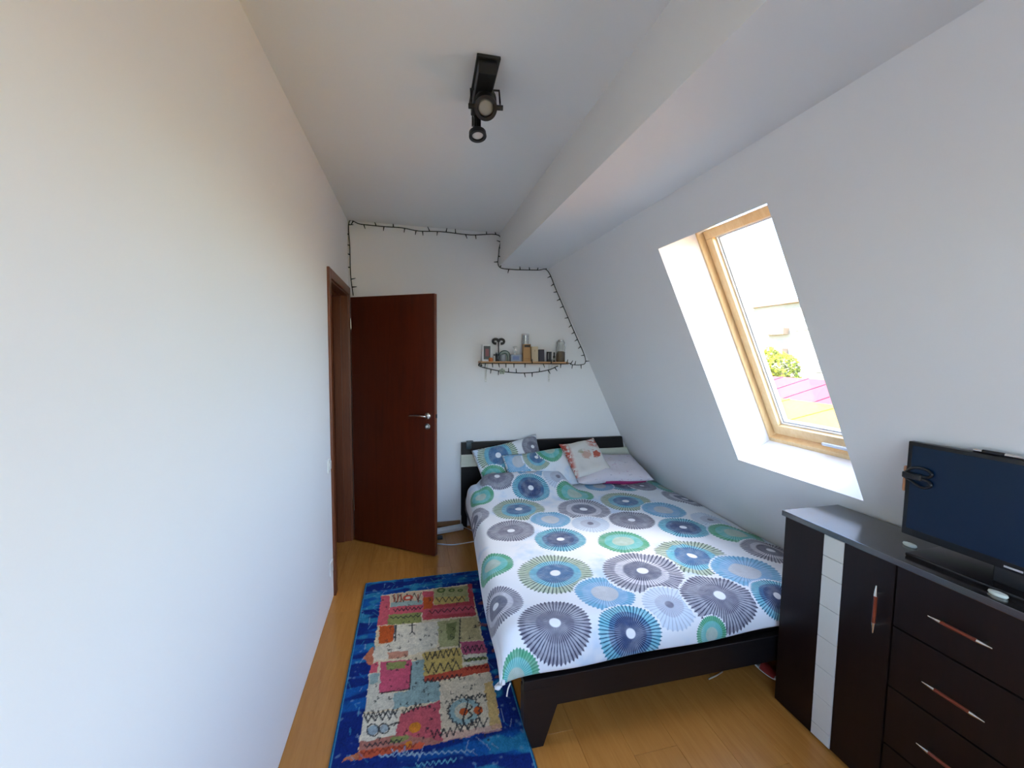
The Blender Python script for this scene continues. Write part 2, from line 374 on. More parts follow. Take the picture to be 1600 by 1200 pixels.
# ------------------------------------------------------------------ patterned cloth material
def cloth_material():
    m = bpy.data.materials.new('disc_print_cotton'); m.use_nodes = True; t = NT(m)
    uv = t.attr('cloth'); cen = t.attr('cen'); prm = t.attr('prm'); pr2 = t.attr('pr2')
    cA, cB, cC = (t.attr(n, 'Color') for n in ('cA', 'cB', 'cC'))
    u, v, _ = t.sep(uv); cx, cy, R = t.sep(cen); r1, r2, dot = t.sep(prm); nst, stren, seed = t.sep(pr2)
    wob = t.noise(uv, 7., 2); fine = t.noise(uv, 24., 2)
    dx = t.m('SUBTRACT', u, cx); dy = t.m('SUBTRACT', v, cy)
    rr = t.m('DIVIDE', t.m('SQRT', t.m('ADD', t.m('MULTIPLY', dx, dx), t.m('MULTIPLY', dy, dy))), R)
    r = t.m('ADD', rr, t.m('MULTIPLY', t.m('SUBTRACT', wob, .5), .16))
    th = t.m('ARCTAN2', dy, dx)
    ph = t.m('ADD', t.m('MULTIPLY', th, t.m('DIVIDE', nst, 6.28318)), t.m('ADD', seed, t.m('MULTIPLY', fine, .35)))
    tri = t.m('ABSOLUTE', t.m('SUBTRACT', t.m('FRACT', ph), .5))            # 0 .. .5
    def soft(x, a, b):
        n = t.new('ShaderNodeMapRange', interpolation_type='SMOOTHSTEP'); t.put(n.inputs[0], x); t.put(n.inputs[1], a); t.put(n.inputs[2], b); return n.outputs[0]
    wash = t.noise(uv, 3.1, 4, .6)
    base = t.mix(soft(wash, .50, .66), (.80, .83, .87), (.56, .69, .83))
    k1 = soft(r, t.m('SUBTRACT', r1, .03), t.m('ADD', r1, .03)); k2 = soft(r, t.m('SUBTRACT', r2, .03), t.m('ADD', r2, .03))
    c = t.mix(k2, t.mix(k1, cA, cB), cC)
    c = t.mix(t.m('MULTIPLY', soft(t.noise(uv, 18., 3), .35, .75), .22), c, (.80, .84, .88))
    lw = t.m('MULTIPLY', t.noise(uv, 40., 2), .30); line = t.m('SUBTRACT', 1., soft(tri, t.m('SUBTRACT', lw, .06), t.m('ADD', lw, .04)))
    dark = t.mix(1., c, (.14, .16, .24), 'MULTIPLY')
    c = t.mix(t.m('MULTIPLY', line, stren), c, dark)
    # pale gaps between strokes
    gap = soft(tri, .36, .44)
    c = t.mix(t.m('MULTIPLY', t.m('MULTIPLY', gap, stren), .22), c, (.80, .84, .88))
    edge = t.m('SUBTRACT', 1., soft(t.m('ADD', r, t.m('MULTIPLY', tri, .14)), .95, .99))
    has = t.m('LESS_THAN', .001, R)
    col = t.mix(t.m('MULTIPLY', edge, has), base, c)
    d = t.m('MULTIPLY', t.m('SUBTRACT', 1., soft(rr, t.m('SUBTRACT', dot, .02), t.m('ADD', dot, .02))), t.m('LESS_THAN', .01, dot))
    col = t.mix(t.m('MULTIPLY', d, has), col, (.84, .86, .90))
    t.put(t.b.inputs['Base Color'], col); t.b.inputs['Roughness'].default_value = .85; t.b.inputs['Specular IOR Level'].default_value = .2
    t.b.inputs['Sheen Weight'].default_value = .15
    t.bump(t.noise(uv, 26., 3), .25, .004)
    return m
M['disc'] = cloth_material()
GREY = ((.13, .13, .19), (.26, .27, .33), (.33, .34, .40)); PAL = {
    # inner, middle, outer colours; r1, r2, dot; strokes, strength
    'G': ((.20, .20, .27), (.30, .31, .38), (.24, .24, .31), .50, .78, .15, 54, .95),
    'W': ((.15, .16, .24), (.66, .66, .72), (.33, .33, .40), .46, .64, .14, 56, .92),
    'N': ((.012, .05, .17), (.03, .14, .30), (.13, .47, .60), .50, .66, .14, 52, .95),
    'O': ((.05, .17, .36), (.16, .52, .66), (.40, .50, .36), .46, .64, .13, 56, .9),
    'B': ((.55, .58, .62), (.24, .47, .70), (.17, .44, .66), .42, .70, 0., 44, .40),
    'E': ((.44, .56, .46), (.14, .53, .50), (.09, .40, .22), .38, .68, 0., 44, .45),
    'S': ((.18, .18, .26), (.48, .54, .66), (.60, .70, .82), .16, .50, 0., 34, .30)}
def paint_discs(me, cloth, discs):
    """cloth: per-vertex cloth coordinates (metres); discs: (u, v, R, type)"""
    n = len(me.vertices); a = me.attributes.new('cloth', 'FLOAT_VECTOR', 'POINT')
    c3 = np.zeros((n, 3), 'f'); c3[:, :2] = cloth; a.data.foreach_set('vector', c3.ravel())
    nf = len(me.polygons); idx = np.empty(nf*4, 'i'); me.polygons.foreach_get('vertices', idx); fc = cloth[idx.reshape(nf, 4)].mean(1)
    D = np.array([d[:3] for d in discs]); q = np.hypot(fc[:, None, 0]-D[None, :, 0], fc[:, None, 1]-D[None, :, 1])/D[None, :, 2]
    # the disc listed later lies on top where two overlap
    best = np.where((q < 1.0).any(1), (q.shape[1]-1)-np.argmax((q < 1.0)[:, ::-1], 1), np.argmin(q, 1)); ok = q[np.arange(nf), best] < 1.15
    vecs = {'cen': np.zeros((nf, 3), 'f'), 'prm': np.zeros((nf, 3), 'f'), 'pr2': np.zeros((nf, 3), 'f')}; cols = {k: np.ones((nf, 4), 'f') for k in ('cA', 'cB', 'cC')}
    vecs['pr2'][:] = (10, 0, 0)
    for k, d in enumerate(discs):
        s_ = ok & (best == k); p = PAL[d[3]]
        vecs['cen'][s_] = d[:3]; vecs['prm'][s_] = (p[3], p[4], p[5]); vecs['pr2'][s_] = (p[6], p[7], k*.37)
        for j, nm in enumerate(('cA', 'cB', 'cC')): cols[nm][s_, :3] = p[j]
    for k, v in vecs.items(): me.attributes.new(k, 'FLOAT_VECTOR', 'FACE').data.foreach_set('vector', v.ravel())
    for k, v in cols.items(): me.attributes.new(k, 'FLOAT_COLOR', 'FACE').data.foreach_set('color', v.ravel())
def grid_mesh(name, P, cloth=None, discs=None, flip=False):
    ny, nx = P.shape[:2]; idx = np.arange(ny*nx).reshape(ny, nx)
    q = np.stack([idx[:-1, :-1], idx[:-1, 1:], idx[1:, 1:], idx[1:, :-1]], -1).reshape(-1, 4)
    if flip: q = q[:, ::-1]
    me = bpy.data.meshes.new(name); me.vertices.add(ny*nx); me.vertices.foreach_set('co', P.astype('f').ravel())
    me.loops.add(q.size); me.loops.foreach_set('vertex_index', q.ravel().astype('i')); me.polygons.add(len(q))
    me.polygons.foreach_set('loop_start', np.arange(0, q.size, 4, dtype='i')); me.polygons.foreach_set('loop_total', np.full(len(q), 4, 'i'))
    me.update(calc_edges=True); me.polygons.foreach_set('use_smooth', [True]*len(q))
    if discs: paint_discs(me, cloth.reshape(-1, 2), discs)
    return me

# ------------------------------------------------------------------ bed
BX0, BX1, BYF = .925, 2.575, -2.170                    # left side, right side, foot
bed = thing('double_bed', ((BX0+BX1)/2, -1.1, 0), 'dark wenge double bed with cream stripe across the headboard', 'bed')
yh0, yh1 = -.052, -.016
def hx(z): return min(XT+K*(ZS-z)-.012, 2.62)          # the headboard's right end follows the slope
def hboard(name, z0, z1, mt, f=0.):
    return obj(name, prism(B(), [(BX0-.004-f, yh0-f, z0), (hx(z0), yh0-f, z0), (hx(z1), yh0-f, z1), (BX0-.004-f, yh0-f, z1)], (0, yh1-yh0+f, 0)), mt, bed)
hb = hboard('headboard', .12, .783, M['wenge'])
hboard('cream_stripe', .565, .675, M['cream'], .0015)
for xx in (BX0, BX1-.05): obj('leg', box(B(), (xx, yh0, 0), (xx+.05, yh1, .12)), M['wenge'], bed)
obj('side_rail', box(B(), (BX0+.03, BYF+.03, .165), (BX0+.06, yh0, .285), bev=.003), M['wenge'], bed)
obj('side_rail', box(B(), (BX1-.03, BYF+.03, .165), (BX1, yh0, .285), bev=.003), M['wenge'], bed)
obj('foot_rail', box(B(), (BX0, BYF, .165), (BX1, BYF+.032, .287), bev=.003), M['wenge'], bed)
obj('ledge', box(B(), (BX0+.06, BYF+.032, .262), (BX1-.03, BYF+.135, .284), bev=.002), M['wenge'], bed)
for m_ in (0, 1):                                      # tapered foot legs
    f = lambda a: BX0+a if m_ == 0 else BX1-a
    obj('leg', prism(B(), [(f(.035), BYF-.001, 0), (f(.083), BYF-.001, 0), (f(.140), BYF-.001, .168), (f(.130), BYF-.001, .25), (f(0), BYF-.001, .25), (f(0), BYF-.001, .10)], (0, .052, 0)), M['wenge'], bed)
for k in range(13):                                    # slats under the mattress
    y = -.20-k*.145
    obj('slat', box(B(), (BX0+.06, y-.035, .225), (BX1-.03, y+.035, .243)), M['shelf'], bed)
obj('slat_support', box(B(), ((BX0+BX1)/2-.03, BYF+.06, .165), ((BX0+BX1)/2+.03, yh0, .225)), M['wenge'], bed)
mt = obj('mattress', box(B(), (BX0+.065, BYF+.14, .2435), (BX1-.04, yh0-.012, .405), bev=.03, seg=3), mat('mattress_cover', (.10, .10, .12), .9), None, True, auto=40)
tag(mt, 'dark grey mattress on the slatted bed base beneath the duvet', 'mattress')

def sidex(y): return .932-.088*sstep(.45, 2.0, -y)
HEMZ = .285
def ztop(x, y):
    z = .452
    z -= .035*sstep(2.50, 2.68, x)                     # falls a little to the sloping wall
    b = sstep(-.72, -.38, y)*sstep(.93, 1.12, x)*(1-sstep(1.70, 1.86, x))
    z += .135*b
    z += .012*noise.noise(V((x*2.6, y*2.6, 0)))+.007*noise.noise(V((x*6, y*5, 3)))*sstep(-1.0, -1.6, y)+.0035*noise.noise(V((x*13, y*11, 9)))
    w = math.exp(-(((x-1.92)/.30)**2+((y+1.72)/.28)**2))+.5*math.exp(-(((x-1.25)/.25)**2+((y+.95)/.4)**2))
    z += w*.016*(1-abs(noise.noise(V((x*7+y*4, y*3-x*2, 5)))*2.4))
    return z
FOOT = .20
def duvet_point(a, b):
    """a: metres across from the left hem, b: metres along from the foot hem"""
    r = .075; RISE = .095
    t = min(1., b/FOOT)*math.pi/2
    y = BYF+.006+(.115*(1-math.cos(t)) if b < FOOT else .115+(b-FOOT)*.985)
    sx = sidex(y)
    if a < RISE: x = sx-.010*math.sin(a/RISE*math.pi)
    elif a < RISE+r*1.5708: x = sx+r*(1-math.cos((a-RISE)/r))
    else: x = sx+r+(a-RISE-r*1.5708)*(2.676-sx-r)/1.655
    zt = ztop(max(x, sx+r), y)
    if a < RISE: z = HEMZ+(zt-r-HEMZ)*(a/RISE)
    elif a < RISE+r*1.5708: z = zt-r+r*math.sin((a-RISE)/r)
    else: z = zt
    z += .006*math.sin(y*9+1)*(1-sstep(0, .2, a))*math.sin(t)
    # the foot end rolls down onto the rail
    zf = HEMZ+.012+(.012+.018*sstep(.3, 1.6, a)+.005*math.sin(a*11))*sstep(.05, .35, a)
    z2 = zf+max(z-zf, 0)*math.sin(t) if b < FOOT else z
    c = (1-sstep(0, .22, a))*(1-sstep(0, .24, b)); x -= .012*c; y -= .022*c      # loose corner past the rail
    x = min(x, XT+K*(ZS-z2)-.006)                      # keep clear of the sloping wall
    return x, y, z2
NA, NB = 236, 232
AL, BLn = .095+.075*1.5708+1.655, 1.905
A = np.linspace(0, AL, NA); Bv = np.linspace(0, BLn, NB)
Pd = np.zeros((NB, NA, 3)); Cd = np.zeros((NB, NA, 2))
for j, b in enumerate(Bv):
    for i, a in enumerate(A):
        Pd[j, i] = duvet_point(a, b); Cd[j, i] = (a, b)
def nearest(u, v):
    """cloth coordinates of the duvet point seen at a pixel"""
    d = Pd.reshape(-1, 3)-np.array(CAM); z = d @ np.array(FW); uu = 800+CF*(d @ np.array(RT))/z; vv = 600-CF*(d @ np.array(UP))/z
    k = int(np.argmin((uu-u)**2+(vv-v)**2)); return Cd.reshape(-1, 2)[k], z[k]
DISCS = [(776, 744, 28, 'G'), (828, 733, 22, 'B'), (872, 744, 25, 'S'), (830, 762, 30, 'N'), (750, 778, 22, 'E'), (898, 772, 30, 'E'), (811, 795, 42, 'O'),
         (974, 757, 30, 'N'), (1040, 760, 28, 'E'), (1070, 780, 36, 'W'), (977, 783, 40, 'O'), (912, 796, 42, 'W'), (1037, 797, 34, 'B'), (987, 813, 36, 'G'),
         (740, 822, 36, 'W'), (860, 812, 32, 'B'), (922, 818, 30, 'S'), (798, 829, 38, 'G'), (876, 842, 41, 'N'), (974, 846, 40, 'E'), (1067, 824, 38, 'N'), (1110, 812, 30, 'S'),
         (1150, 833, 40, 'E'), (1081, 868, 56, 'O'), (1205, 860, 44, 'W'), (768, 882, 36, 'E'), (868, 895, 58, 'O'), (945, 928, 46, 'B'), (1003, 892, 60, 'W'), (1165, 893, 50, 'B'),
         (775, 948, 46, 'W'), (1045, 945, 42, 'S'), (867, 972, 57, 'G'), (985, 990, 52, 'N'), (1125, 930, 57, 'G'), (1214, 932, 40, 'N'), (806, 1062, 40, 'E'), (1112, 990, 26, 'E')]
dd = []
for u, v, r, ty in DISCS:
    c, z = nearest(u, v); dd.append((float(c[0]), float(c[1]), r*z/CF*1.02, ty))
# where no cloth is in sight the print goes on
for u, v, r, ty in ((1.25, 1.80, .13, 'B'), (1.62, 1.74, .13, 'G')): dd.append((u, v, r, ty))
me = grid_mesh('duvet', Pd, Cd, dd)
dv = link('duvet', me, M['disc'], None, (1.75, -1.3, .28)); md = dv.modifiers.new('thickness', 'SOLIDIFY'); md.thickness = .022; md.offset = -1
tag(dv, 'white duvet printed with blue, green and grey discs spread over the bed', 'duvet')
q = V(duvet_point(.16, 0)); obj('tie', tube(B(), spline([q+V((0, -.004, -.006)), q+V((-.012, -.014, -.02)), q+V((-.016, -.012, -.05))], 4), .003), M['white'], dv)

# pillows
def pillow_pts(w, h, t, n=40, pw=.55, seed=0, floppy=.02):
    u = np.linspace(-1, 1, n); out = []
    for s_ in (1, -1):
        P_ = np.zeros((n, n, 3))
        for j in range(n):
            for i in range(n):
                a, b = u[i], u[j]; k = max(0, (1-abs(a)**2.6)*(1-abs(b)**2.6))**pw
                pin = 1-.07*(1-abs(b)**2)*0-.06*(1-b*b)*abs(a)**3; pin2 = 1-.06*(1-a*a)*abs(b)**3
                z = s_*t/2*k*(1+.35*noise.noise(V((a*1.7+seed, b*1.7, s_))))+floppy*noise.noise(V((a*1.2, b*1.2, seed)))
                P_[j, i] = (a*w/2*pin, b*h/2*pin2, z)
        out.append(P_)
    return out
def pillow(name, w, h, t, Mx, mt, discs=None, seed=0, pw=.55, floppy=.02, n=40):
    top, bot = pillow_pts(w, h, t, n, pw, seed, floppy); Mn = np.array(Mx)
    def tr(P_): return P_ @ Mn[:3, :3].T+Mn[:3, 3]
    n = top.shape[0]; P2 = np.concatenate([tr(top), tr(bot)[:, ::-1]], 1)          # sheet wrapped round the left edge
    cl = np.zeros((n, 2*n, 2)); cl[:, :n] = top[:, :, :2]; cl[:, n:] = bot[:, ::-1, :2]; cl[:, n:, 0] = w-cl[:, n:, 0]
    me = grid_mesh(name, P2, cl, discs) if discs else grid_mesh(name, P2)
    lo = P2.reshape(-1, 3).min(0); hi = P2.reshape(-1, 3).max(0)
    bm = B(); bm.from_mesh(me); bmesh.ops.remove_doubles(bm, verts=bm.verts, dist=.0004); bm.to_mesh(me); bm.free()
    return link(name, me, mt, None, ((lo[0]+hi[0])/2, (lo[1]+hi[1])/2, lo[2]))
def pose(c, tilt, roll, yaw=0):
    """tilt: rise towards the headboard; roll: turn within its own plane"""
    return Matrix.Translation(V(c)) @ Matrix.Rotation(yaw, 4, 'Z') @ Matrix.Rotation(tilt, 4, 'X') @ Matrix.Rotation(roll, 4, 'Z')
R_ = math.radians
p = pillow('bed_pillow', .62, .42, .10, pose((1.345, -.200, .607), R_(58), R_(12)), M['disc'],
           [(-.10, .10, .19, 'O'), (.235, .10, .11, 'G'), (-.20, -.08, .12, 'E'), (.05, -.12, .12, 'N'), (.5, 0, .2, 'B'), (.7, .05, .15, 'G')], 1)
tag(p, 'disc printed pillow leaning on the headboard, partly covered by another printed pillow', 'pillow', 'printed pillows')
p = pillow('bed_pillow', .62, .36, .10, pose((1.570, -.325, .582), R_(50), R_(5)), M['disc'],
           [(-.18, .09, .14, 'B'), (-.02, .10, .13, 'O'), (.12, .16, .13, 'E'), (-.2, -.1, .1, 'G'), (.5, 0, .2, 'O'), (.7, .05, .15, 'E')], 4)
tag(p, 'disc printed pillow tucked under the duvet, in front of another printed pillow', 'pillow', 'printed pillows')
def floral(name, base, blots, sc, lo, hi):
    m = bpy.data.materials.new(name); m.use_nodes = True; t = NT(m); v = t.coord('Generated')
    n = t.noise(v, sc, 3, .6, .4); n2 = t.noise(t.mapping(v, loc=(3, 1, 2)), sc*.45, 2)
    def rng(x, a, b):
        k = t.new('ShaderNodeMapRange', interpolation_type='SMOOTHSTEP'); t.put(k.inputs[0], x); k.inputs[1].default_value = a; k.inputs[2].default_value = b; return k.outputs[0]
    c = t.mix(t.m('MULTIPLY', rng(n, lo, hi), rng(n2, .42, .58)), base, blots[0]); c = t.mix(t.m('MULTIPLY', rng(t.noise(t.mapping(v, loc=(7, 4, 1)), sc*1.3, 3), .62, .68), rng(n2, .40, .6)), c, blots[1])
    t.put(t.b.inputs['Base Color'], c); t.b.inputs['Roughness'].default_value = .85; t.bump(t.noise(v, 9, 3), .3, .006); return m
m = bpy.data.materials.new('red_floral_cotton'); m.use_nodes = True; M['floral'] = m; t = NT(m); v = t.coord('Generated')
gx_, gy_, gz_ = t.sep(v)
def rng_(x, a, b):
    k = t.new('ShaderNodeMapRange', interpolation_type='SMOOTHSTEP'); t.put(k.inputs[0], x); k.inputs[1].default_value = a; k.inputs[2].default_value = b; return k.outputs[0]
nz = t.noise(v, 9., 3, .6, .4); n3 = t.noise(t.mapping(v, loc=(3, 1, 2)), 14., 2)
edge_ = t.m('MAXIMUM', t.m('SUBTRACT', 1., rng_(gx_, .12, .24)), t.m('MULTIPLY', rng_(gx_, .55, .75), rng_(gz_, .72, .88)))
def blob(x, z, r): return t.m('SUBTRACT', 1., rng_(t.m('ADD', t.m('SQRT', t.m('ADD', t.m('POWER', t.m('SUBTRACT', gx_, x), 2.), t.m('POWER', t.m('SUBTRACT', gz_, z), 2.))), t.m('MULTIPLY', t.m('SUBTRACT', nz, .5), .22)), r-.02, r+.02))
c = t.mix(t.m('MULTIPLY', edge_, rng_(nz, .40, .52)), (.74, .70, .66), (.48, .08, .05))
c = t.mix(t.m('MULTIPLY', blob(.50, .62, .11), .8), c, (.55, .28, .20)); c = t.mix(blob(.74, .60, .09), c, (.48, .10, .06)); c = t.mix(t.m('MULTIPLY', blob(.40, .70, .06), .7), c, (.40, .38, .24))
t.put(t.b.inputs['Base Color'], c); t.b.inputs['Roughness'].default_value = .85; t.bump(n3, .3, .005)
M['sprig'] = floral('pale_sprig_cotton', (.74, .68, .73), ((.62, .45, .55), (.40, .38, .46)), 12., .60, .66)
Mx = pose((2.205, -.305, .553), R_(15), R_(-2), R_(0))
p = pillow('bed_pillow', .70, .44, .15, Mx, M['sprig'], None, 7, .5)
tag(p, 'large white pillow with faint sprigs and magenta front edge', 'pillow')
bm = B(); top, bot = pillow_pts(.70, .44, .15, 40, .5, 7)
pts = [[Mx @ V(bot[j, i]+np.array((0, -.003, -.003))) for i in range(14, 36)] for j in range(0, 13)]
vv = [[bm.verts.new(q_) for q_ in r_] for r_ in pts]
for j in range(len(vv)-1):
    for i in range(len(vv[0])-1): bm.faces.new((vv[j][i], vv[j+1][i], vv[j+1][i+1], vv[j][i+1]))
eb = obj('edge_band', bm, mat('magenta_cotton', (.42, .035, .16), .8), p, True); eb['label'] = 'magenta edge of the pillow'
md = eb.modifiers.new('t', 'SOLIDIFY'); md.thickness = .003; md.offset = 1
p = pillow('cushion', .36, .37, .09, pose((1.985, -.320, .668), R_(40), R_(9), R_(0)), M['floral'], None, 11, .5)
tag(p, 'small cushion with red flower print lying on the large white pillow', 'cushion')

# dark teal clip hooked over the headboard
t = thing('headboard_clip', (.99, -.05, .735), 'small dark teal clip hooked over the headboard near its corner', 'clip')
teal = mat('dark_teal_plastic', (.012, .035, .05), .4)
obj('clip_body', box(B(), (.962, -.072, .727), (1.008, -.0525, .785), bev=.006), teal, t, True, auto=40)
obj('hook', box(B(), (.970, -.066, .7838), (1.030, -.006, .792), bev=.003), teal, t)

# ------------------------------------------------------------------ rug
def make_rug():
    def Z(X, Y): return px(500+X/3.75, 880+Y/3.75, (0, 0, 1), .014)
    c = [px(573, 912, (0, 0, 1), .012), px(745, 889, (0, 0, 1), .012), px(839, 1195, (0, 0, 1), .012)]
    X0, X1, Y0_, Y1_ = .186, .957, -2.268, -.802
    nx, ny = 190, 360
    xs_ = np.linspace(X0, X1, nx); ys = np.linspace(Y0_, Y1_, ny); gx, gy = np.meshgrid(xs_, ys)
    rng = np.random.default_rng(3)
    def blur(a, k):
        for _ in range(k): a = (a+np.roll(a, 1, 0)+np.roll(a, -1, 0)+np.roll(a, 1, 1)+np.roll(a, -1, 1))/5
        return a
    n1 = blur(rng.normal(size=gx.shape), 60); n1 /= n1.std(); n2 = blur(rng.normal(size=gx.shape), 6); n2 /= n2.std(); n0 = rng.normal(size=gx.shape)
    def sm(a, b, x): t_ = np.clip((x-a)/(b-a), 0, 1); return t_*t_*(3-2*t_)
    C = np.zeros(gx.shape+(3,)); navy, blue, sea = np.array((.006, .022, .16)), np.array((.008, .09, .32)), np.array((.025, .22, .36))
    # the border: patches of navy, blue and sea green in bands
    nb = rng.normal(size=gx.shape)
    for _ in range(60): nb = (nb+np.roll(nb, 1, 1)+np.roll(nb, -1, 1)+np.roll(nb, 3, 1)+np.roll(nb, -3, 1))/5
    for _ in range(12): nb = (nb+np.roll(nb, 1, 0)+np.roll(nb, -1, 0))/3
    nb /= nb.std(); blk = np.floor((gy+.02*np.sin(gx*9))*6.5)*1.7+np.floor(gx*3.9+.3)*2.3
    band = sm(-.5, .5, .8*nb+1.1*np.sin(blk*5.1)-.75)
    C[:] = navy*(1-band[..., None])+blue*band[..., None]
    k = sm(.7, 1.5, .5*n1+.5*nb+1.0*np.sin(blk*3.3+1)-.35)[..., None]; C = C*(1-k*.8)+sea*k*.8
    k = sm(1.5, 2.2, n2)[..., None]; C = C*(1-k*.35)+np.array((.20, .34, .40))*k*.35
    def poly(pts, col, a=1.):
        q_ = [Z(*p_) for p_ in pts]; ins = np.zeros(gx.shape, bool); n = len(q_)
        jx = gx+.0022*n2; jy = gy+.0022*np.roll(n2, 17, 1)
        for i in range(n):
            x1, y1 = q_[i].x, q_[i].y; x2, y2 = q_[(i+1) % n].x, q_[(i+1) % n].y
            if abs(y2-y1) < 1e-9: continue
            cr = ((y1 > jy) != (y2 > jy)) & (jx < (x2-x1)*(jy-y1)/(y2-y1)+x1); ins ^= cr
        col = np.array(col); C[ins] = C[ins]*(1-a)+col*a
    def dot(X, Y, r, col, r_in=0, a=1.):
        c_ = Z(X, Y); rr = Z(X+r, Y).x-c_.x; d = np.hypot(gx-c_.x, gy-c_.y)/rr; s_ = (d < 1) & (d >= r_in); C[s_] = C[s_]*(1-a)+np.array(col)*a
    def line(pts, col, w=.0035, a=.85):
        q_ = [Z(*p_) for p_ in pts]
        for p_, r_ in zip(q_, q_[1:]):
            dx, dy = r_.x-p_.x, r_.y-p_.y; l2 = dx*dx+dy*dy+1e-9
            t_ = np.clip(((gx-p_.x)*dx+(gy-p_.y)*dy)/l2, 0, 1); d = np.hypot(gx-p_.x-t_*dx, gy-p_.y-t_*dy); s_ = d < w
            C[s_] = C[s_]*(1-a)+np.array(col)*a
    CR, PK, RD_, OR, OL, YE, BG, WH, BE = (.70, .58, .38), (.58, .10, .13), (.48, .05, .05), (.55, .10, .02), (.24, .26, .08), (.56, .40, .12), (.27, .38, .36), (.70, .64, .50), (.52, .43, .22)
    INK = (.025, .025, .03)
    poly([(362, 185), (885, 118), (1068, 962), (640, 1062), (215, 1150), (262, 860)], CR)
    poly([(360, 190), (412, 185), (400, 355), (335, 365)], PK); poly([(415, 180), (600, 160), (602, 235), (415, 252)], (.55, .44, .30)); poly([(415, 230), (600, 212), (602, 240), (415, 260)], BG)
    poly([(410, 256), (612, 238), (612, 285), (400, 300)], PK); poly([(402, 300), (596, 284), (590, 345), (390, 360)], OL)
    poly([(604, 165), (665, 158), (665, 320), (600, 330)], PK); poly([(605, 200), (660, 195), (662, 262), (608, 268)], OR)
    poly([(665, 150), (865, 130), (870, 222), (668, 242)], (.40, .38, .17)); poly([(668, 200), (850, 190), (852, 235), (668, 242)], YE)
    poly([(866, 120), (888, 118), (915, 305), (640, 328), (605, 330), (662, 246), (872, 220)], (.50, .07, .08)); poly([(660, 262), (905, 240), (910, 285), (660, 305)], PK)
    for x_, r_ in ((710, 26), (772, 19), (822, 16)): dot(x_, 157, r_, (.10, .14, .04)); dot(x_, 157, r_*.45, (.33, .34, .12))
    poly([(348, 366), (436, 360), (430, 458), (340, 472)], OR); poly([(436, 362), (450, 360), (445, 455), (430, 458)], (.12, .14, .16))
    poly([(452, 360), (700, 336), (690, 485), (560, 530), (320, 572), (306, 520), (330, 485), (430, 462)], WH)
    poly([(690, 340), (820, 322), (815, 480), (700, 492)], (.40, .38, .18)); poly([(740, 350), (800, 345), (790, 440), (750, 450)], (.20, .22, .08)); poly([(820, 322), (916, 312), (950, 446), (815, 458)], BE)
    poly([(255, 548), (312, 488), (310, 600), (285, 590)], (.50, .16, .08)); poly([(300, 590), (345, 575), (335, 640), (292, 640)], PK)
    poly([(820, 460), (962, 450), (982, 522), (835, 532)], (.45, .10, .17)); poly([(600, 522), (826, 490), (836, 622), (600, 662)], YE)
    poly([(838, 534), (976, 524), (982, 578), (842, 598)], WH); poly([(845, 560), (975, 545), (975, 560), (845, 578)], OL)
    poly([(600, 662), (985, 585), (996, 632), (610, 700)], (.50, .08, .04)); poly([(400, 520), (515, 508), (510, 545), (400, 560)], (.55, .25, .16))
    poly([(355, 578), (540, 560), (526, 735), (344, 762)], (.55, .09, .15)); poly([(385, 582), (512, 570), (500, 612), (392, 622)], OL)
    poly([(540, 570), (604, 560), (612, 690), (702, 690), (702, 802), (425, 852), (432, 757), (528, 740)], BG)
    poly([(288, 642), (352, 636), (346, 762), (432, 757), (430, 850), (262, 872)], (.60, .56, .44)); poly([(294, 645), (345, 640), (335, 700), (285, 712)], BG)
    poly([(702, 700), (1000, 640), (1068, 962), (716, 1042)], (.64, .53, .37)); poly([(960, 700), (1008, 690), (1068, 962), (1000, 972)], (.58, .38, .14)); poly([(720, 990), (1060, 940), (1066, 975), (716, 1046)], (.58, .30, .24), .6)
    poly([(255, 882), (470, 856), (446, 1000), (233, 1048)], WH); poly([(470, 880), (700, 805), (716, 1042), (640, 1062), (440, 1012)], (.52, .10, .12))
    poly([(233, 1046), (450, 1004), (640, 1020), (716, 1044), (640, 1062), (225, 1110)], (.40, .16, .12)); poly([(215, 1095), (620, 1045), (600, 1080), (212, 1152)], (.55, .10, .04)); poly([(125, 1150), (220, 1100), (220, 1150)], (.48, .16, .07))
    poly([(410, 1020), (520, 1000), (520, 1035), (410, 1050)], OL)
    for x_, y_, r_ in ((555, 960, 36), (520, 1060, 22)): dot(x_, y_, r_, (.58, .20, .02))
    dot(845, 862, 92, BG, .62); dot(845, 862, 58, (.55, .50, .36)); dot(842, 866, 26, OR); dot(928, 858, 28, OR)
    for k in range(20):
        a = k/20*math.tau; line([(845+84*math.cos(a), 862+80*math.sin(a)), (845+100*math.cos(a+.15), 862+96*math.sin(a+.15)), (845+84*math.cos(a+.3), 862+80*math.sin(a+.3))], INK, .003)
    line([(860+14*math.cos(a*.3)-8, 800+a*12) for a in range(12)], INK); line([(880+12*math.sin(a), 830+a*7) for a in range(12)], INK)
    dot(310, 975, 34, (.30, .38, .42)); dot(375, 965, 28, (.36, .42, .44))
    for cx_, cy_, r_ in ((310, 975, 36), (375, 965, 30)): line([(cx_+r_*math.cos(a/10*math.tau), cy_+r_*math.sin(a/10*math.tau)) for a in range(11)], INK, .003)
    line([(400, 950), (450, 930), (430, 950)], INK)
    def zig(x0, y0, x1, y1, n, amp, w=.003, col=INK): line([(x0+(x1-x0)*k/n, y0+(y1-y0)*k/n+(amp if k % 2 else -amp)) for k in range(n+1)], col, w)
    zig(612, 545, 815, 515, 13, 22); zig(612, 620, 820, 595, 9, 26); zig(605, 690, 830, 655, 16, 12); zig(255, 890, 455, 865, 14, 16); zig(260, 912, 450, 885, 9, 20)
    zig(430, 275, 600, 258, 14, 8); zig(640, 285, 905, 258, 15, 10); zig(415, 318, 590, 305, 12, 6); zig(425, 210, 595, 190, 8, 22); zig(680, 212, 850, 205, 9, 14)
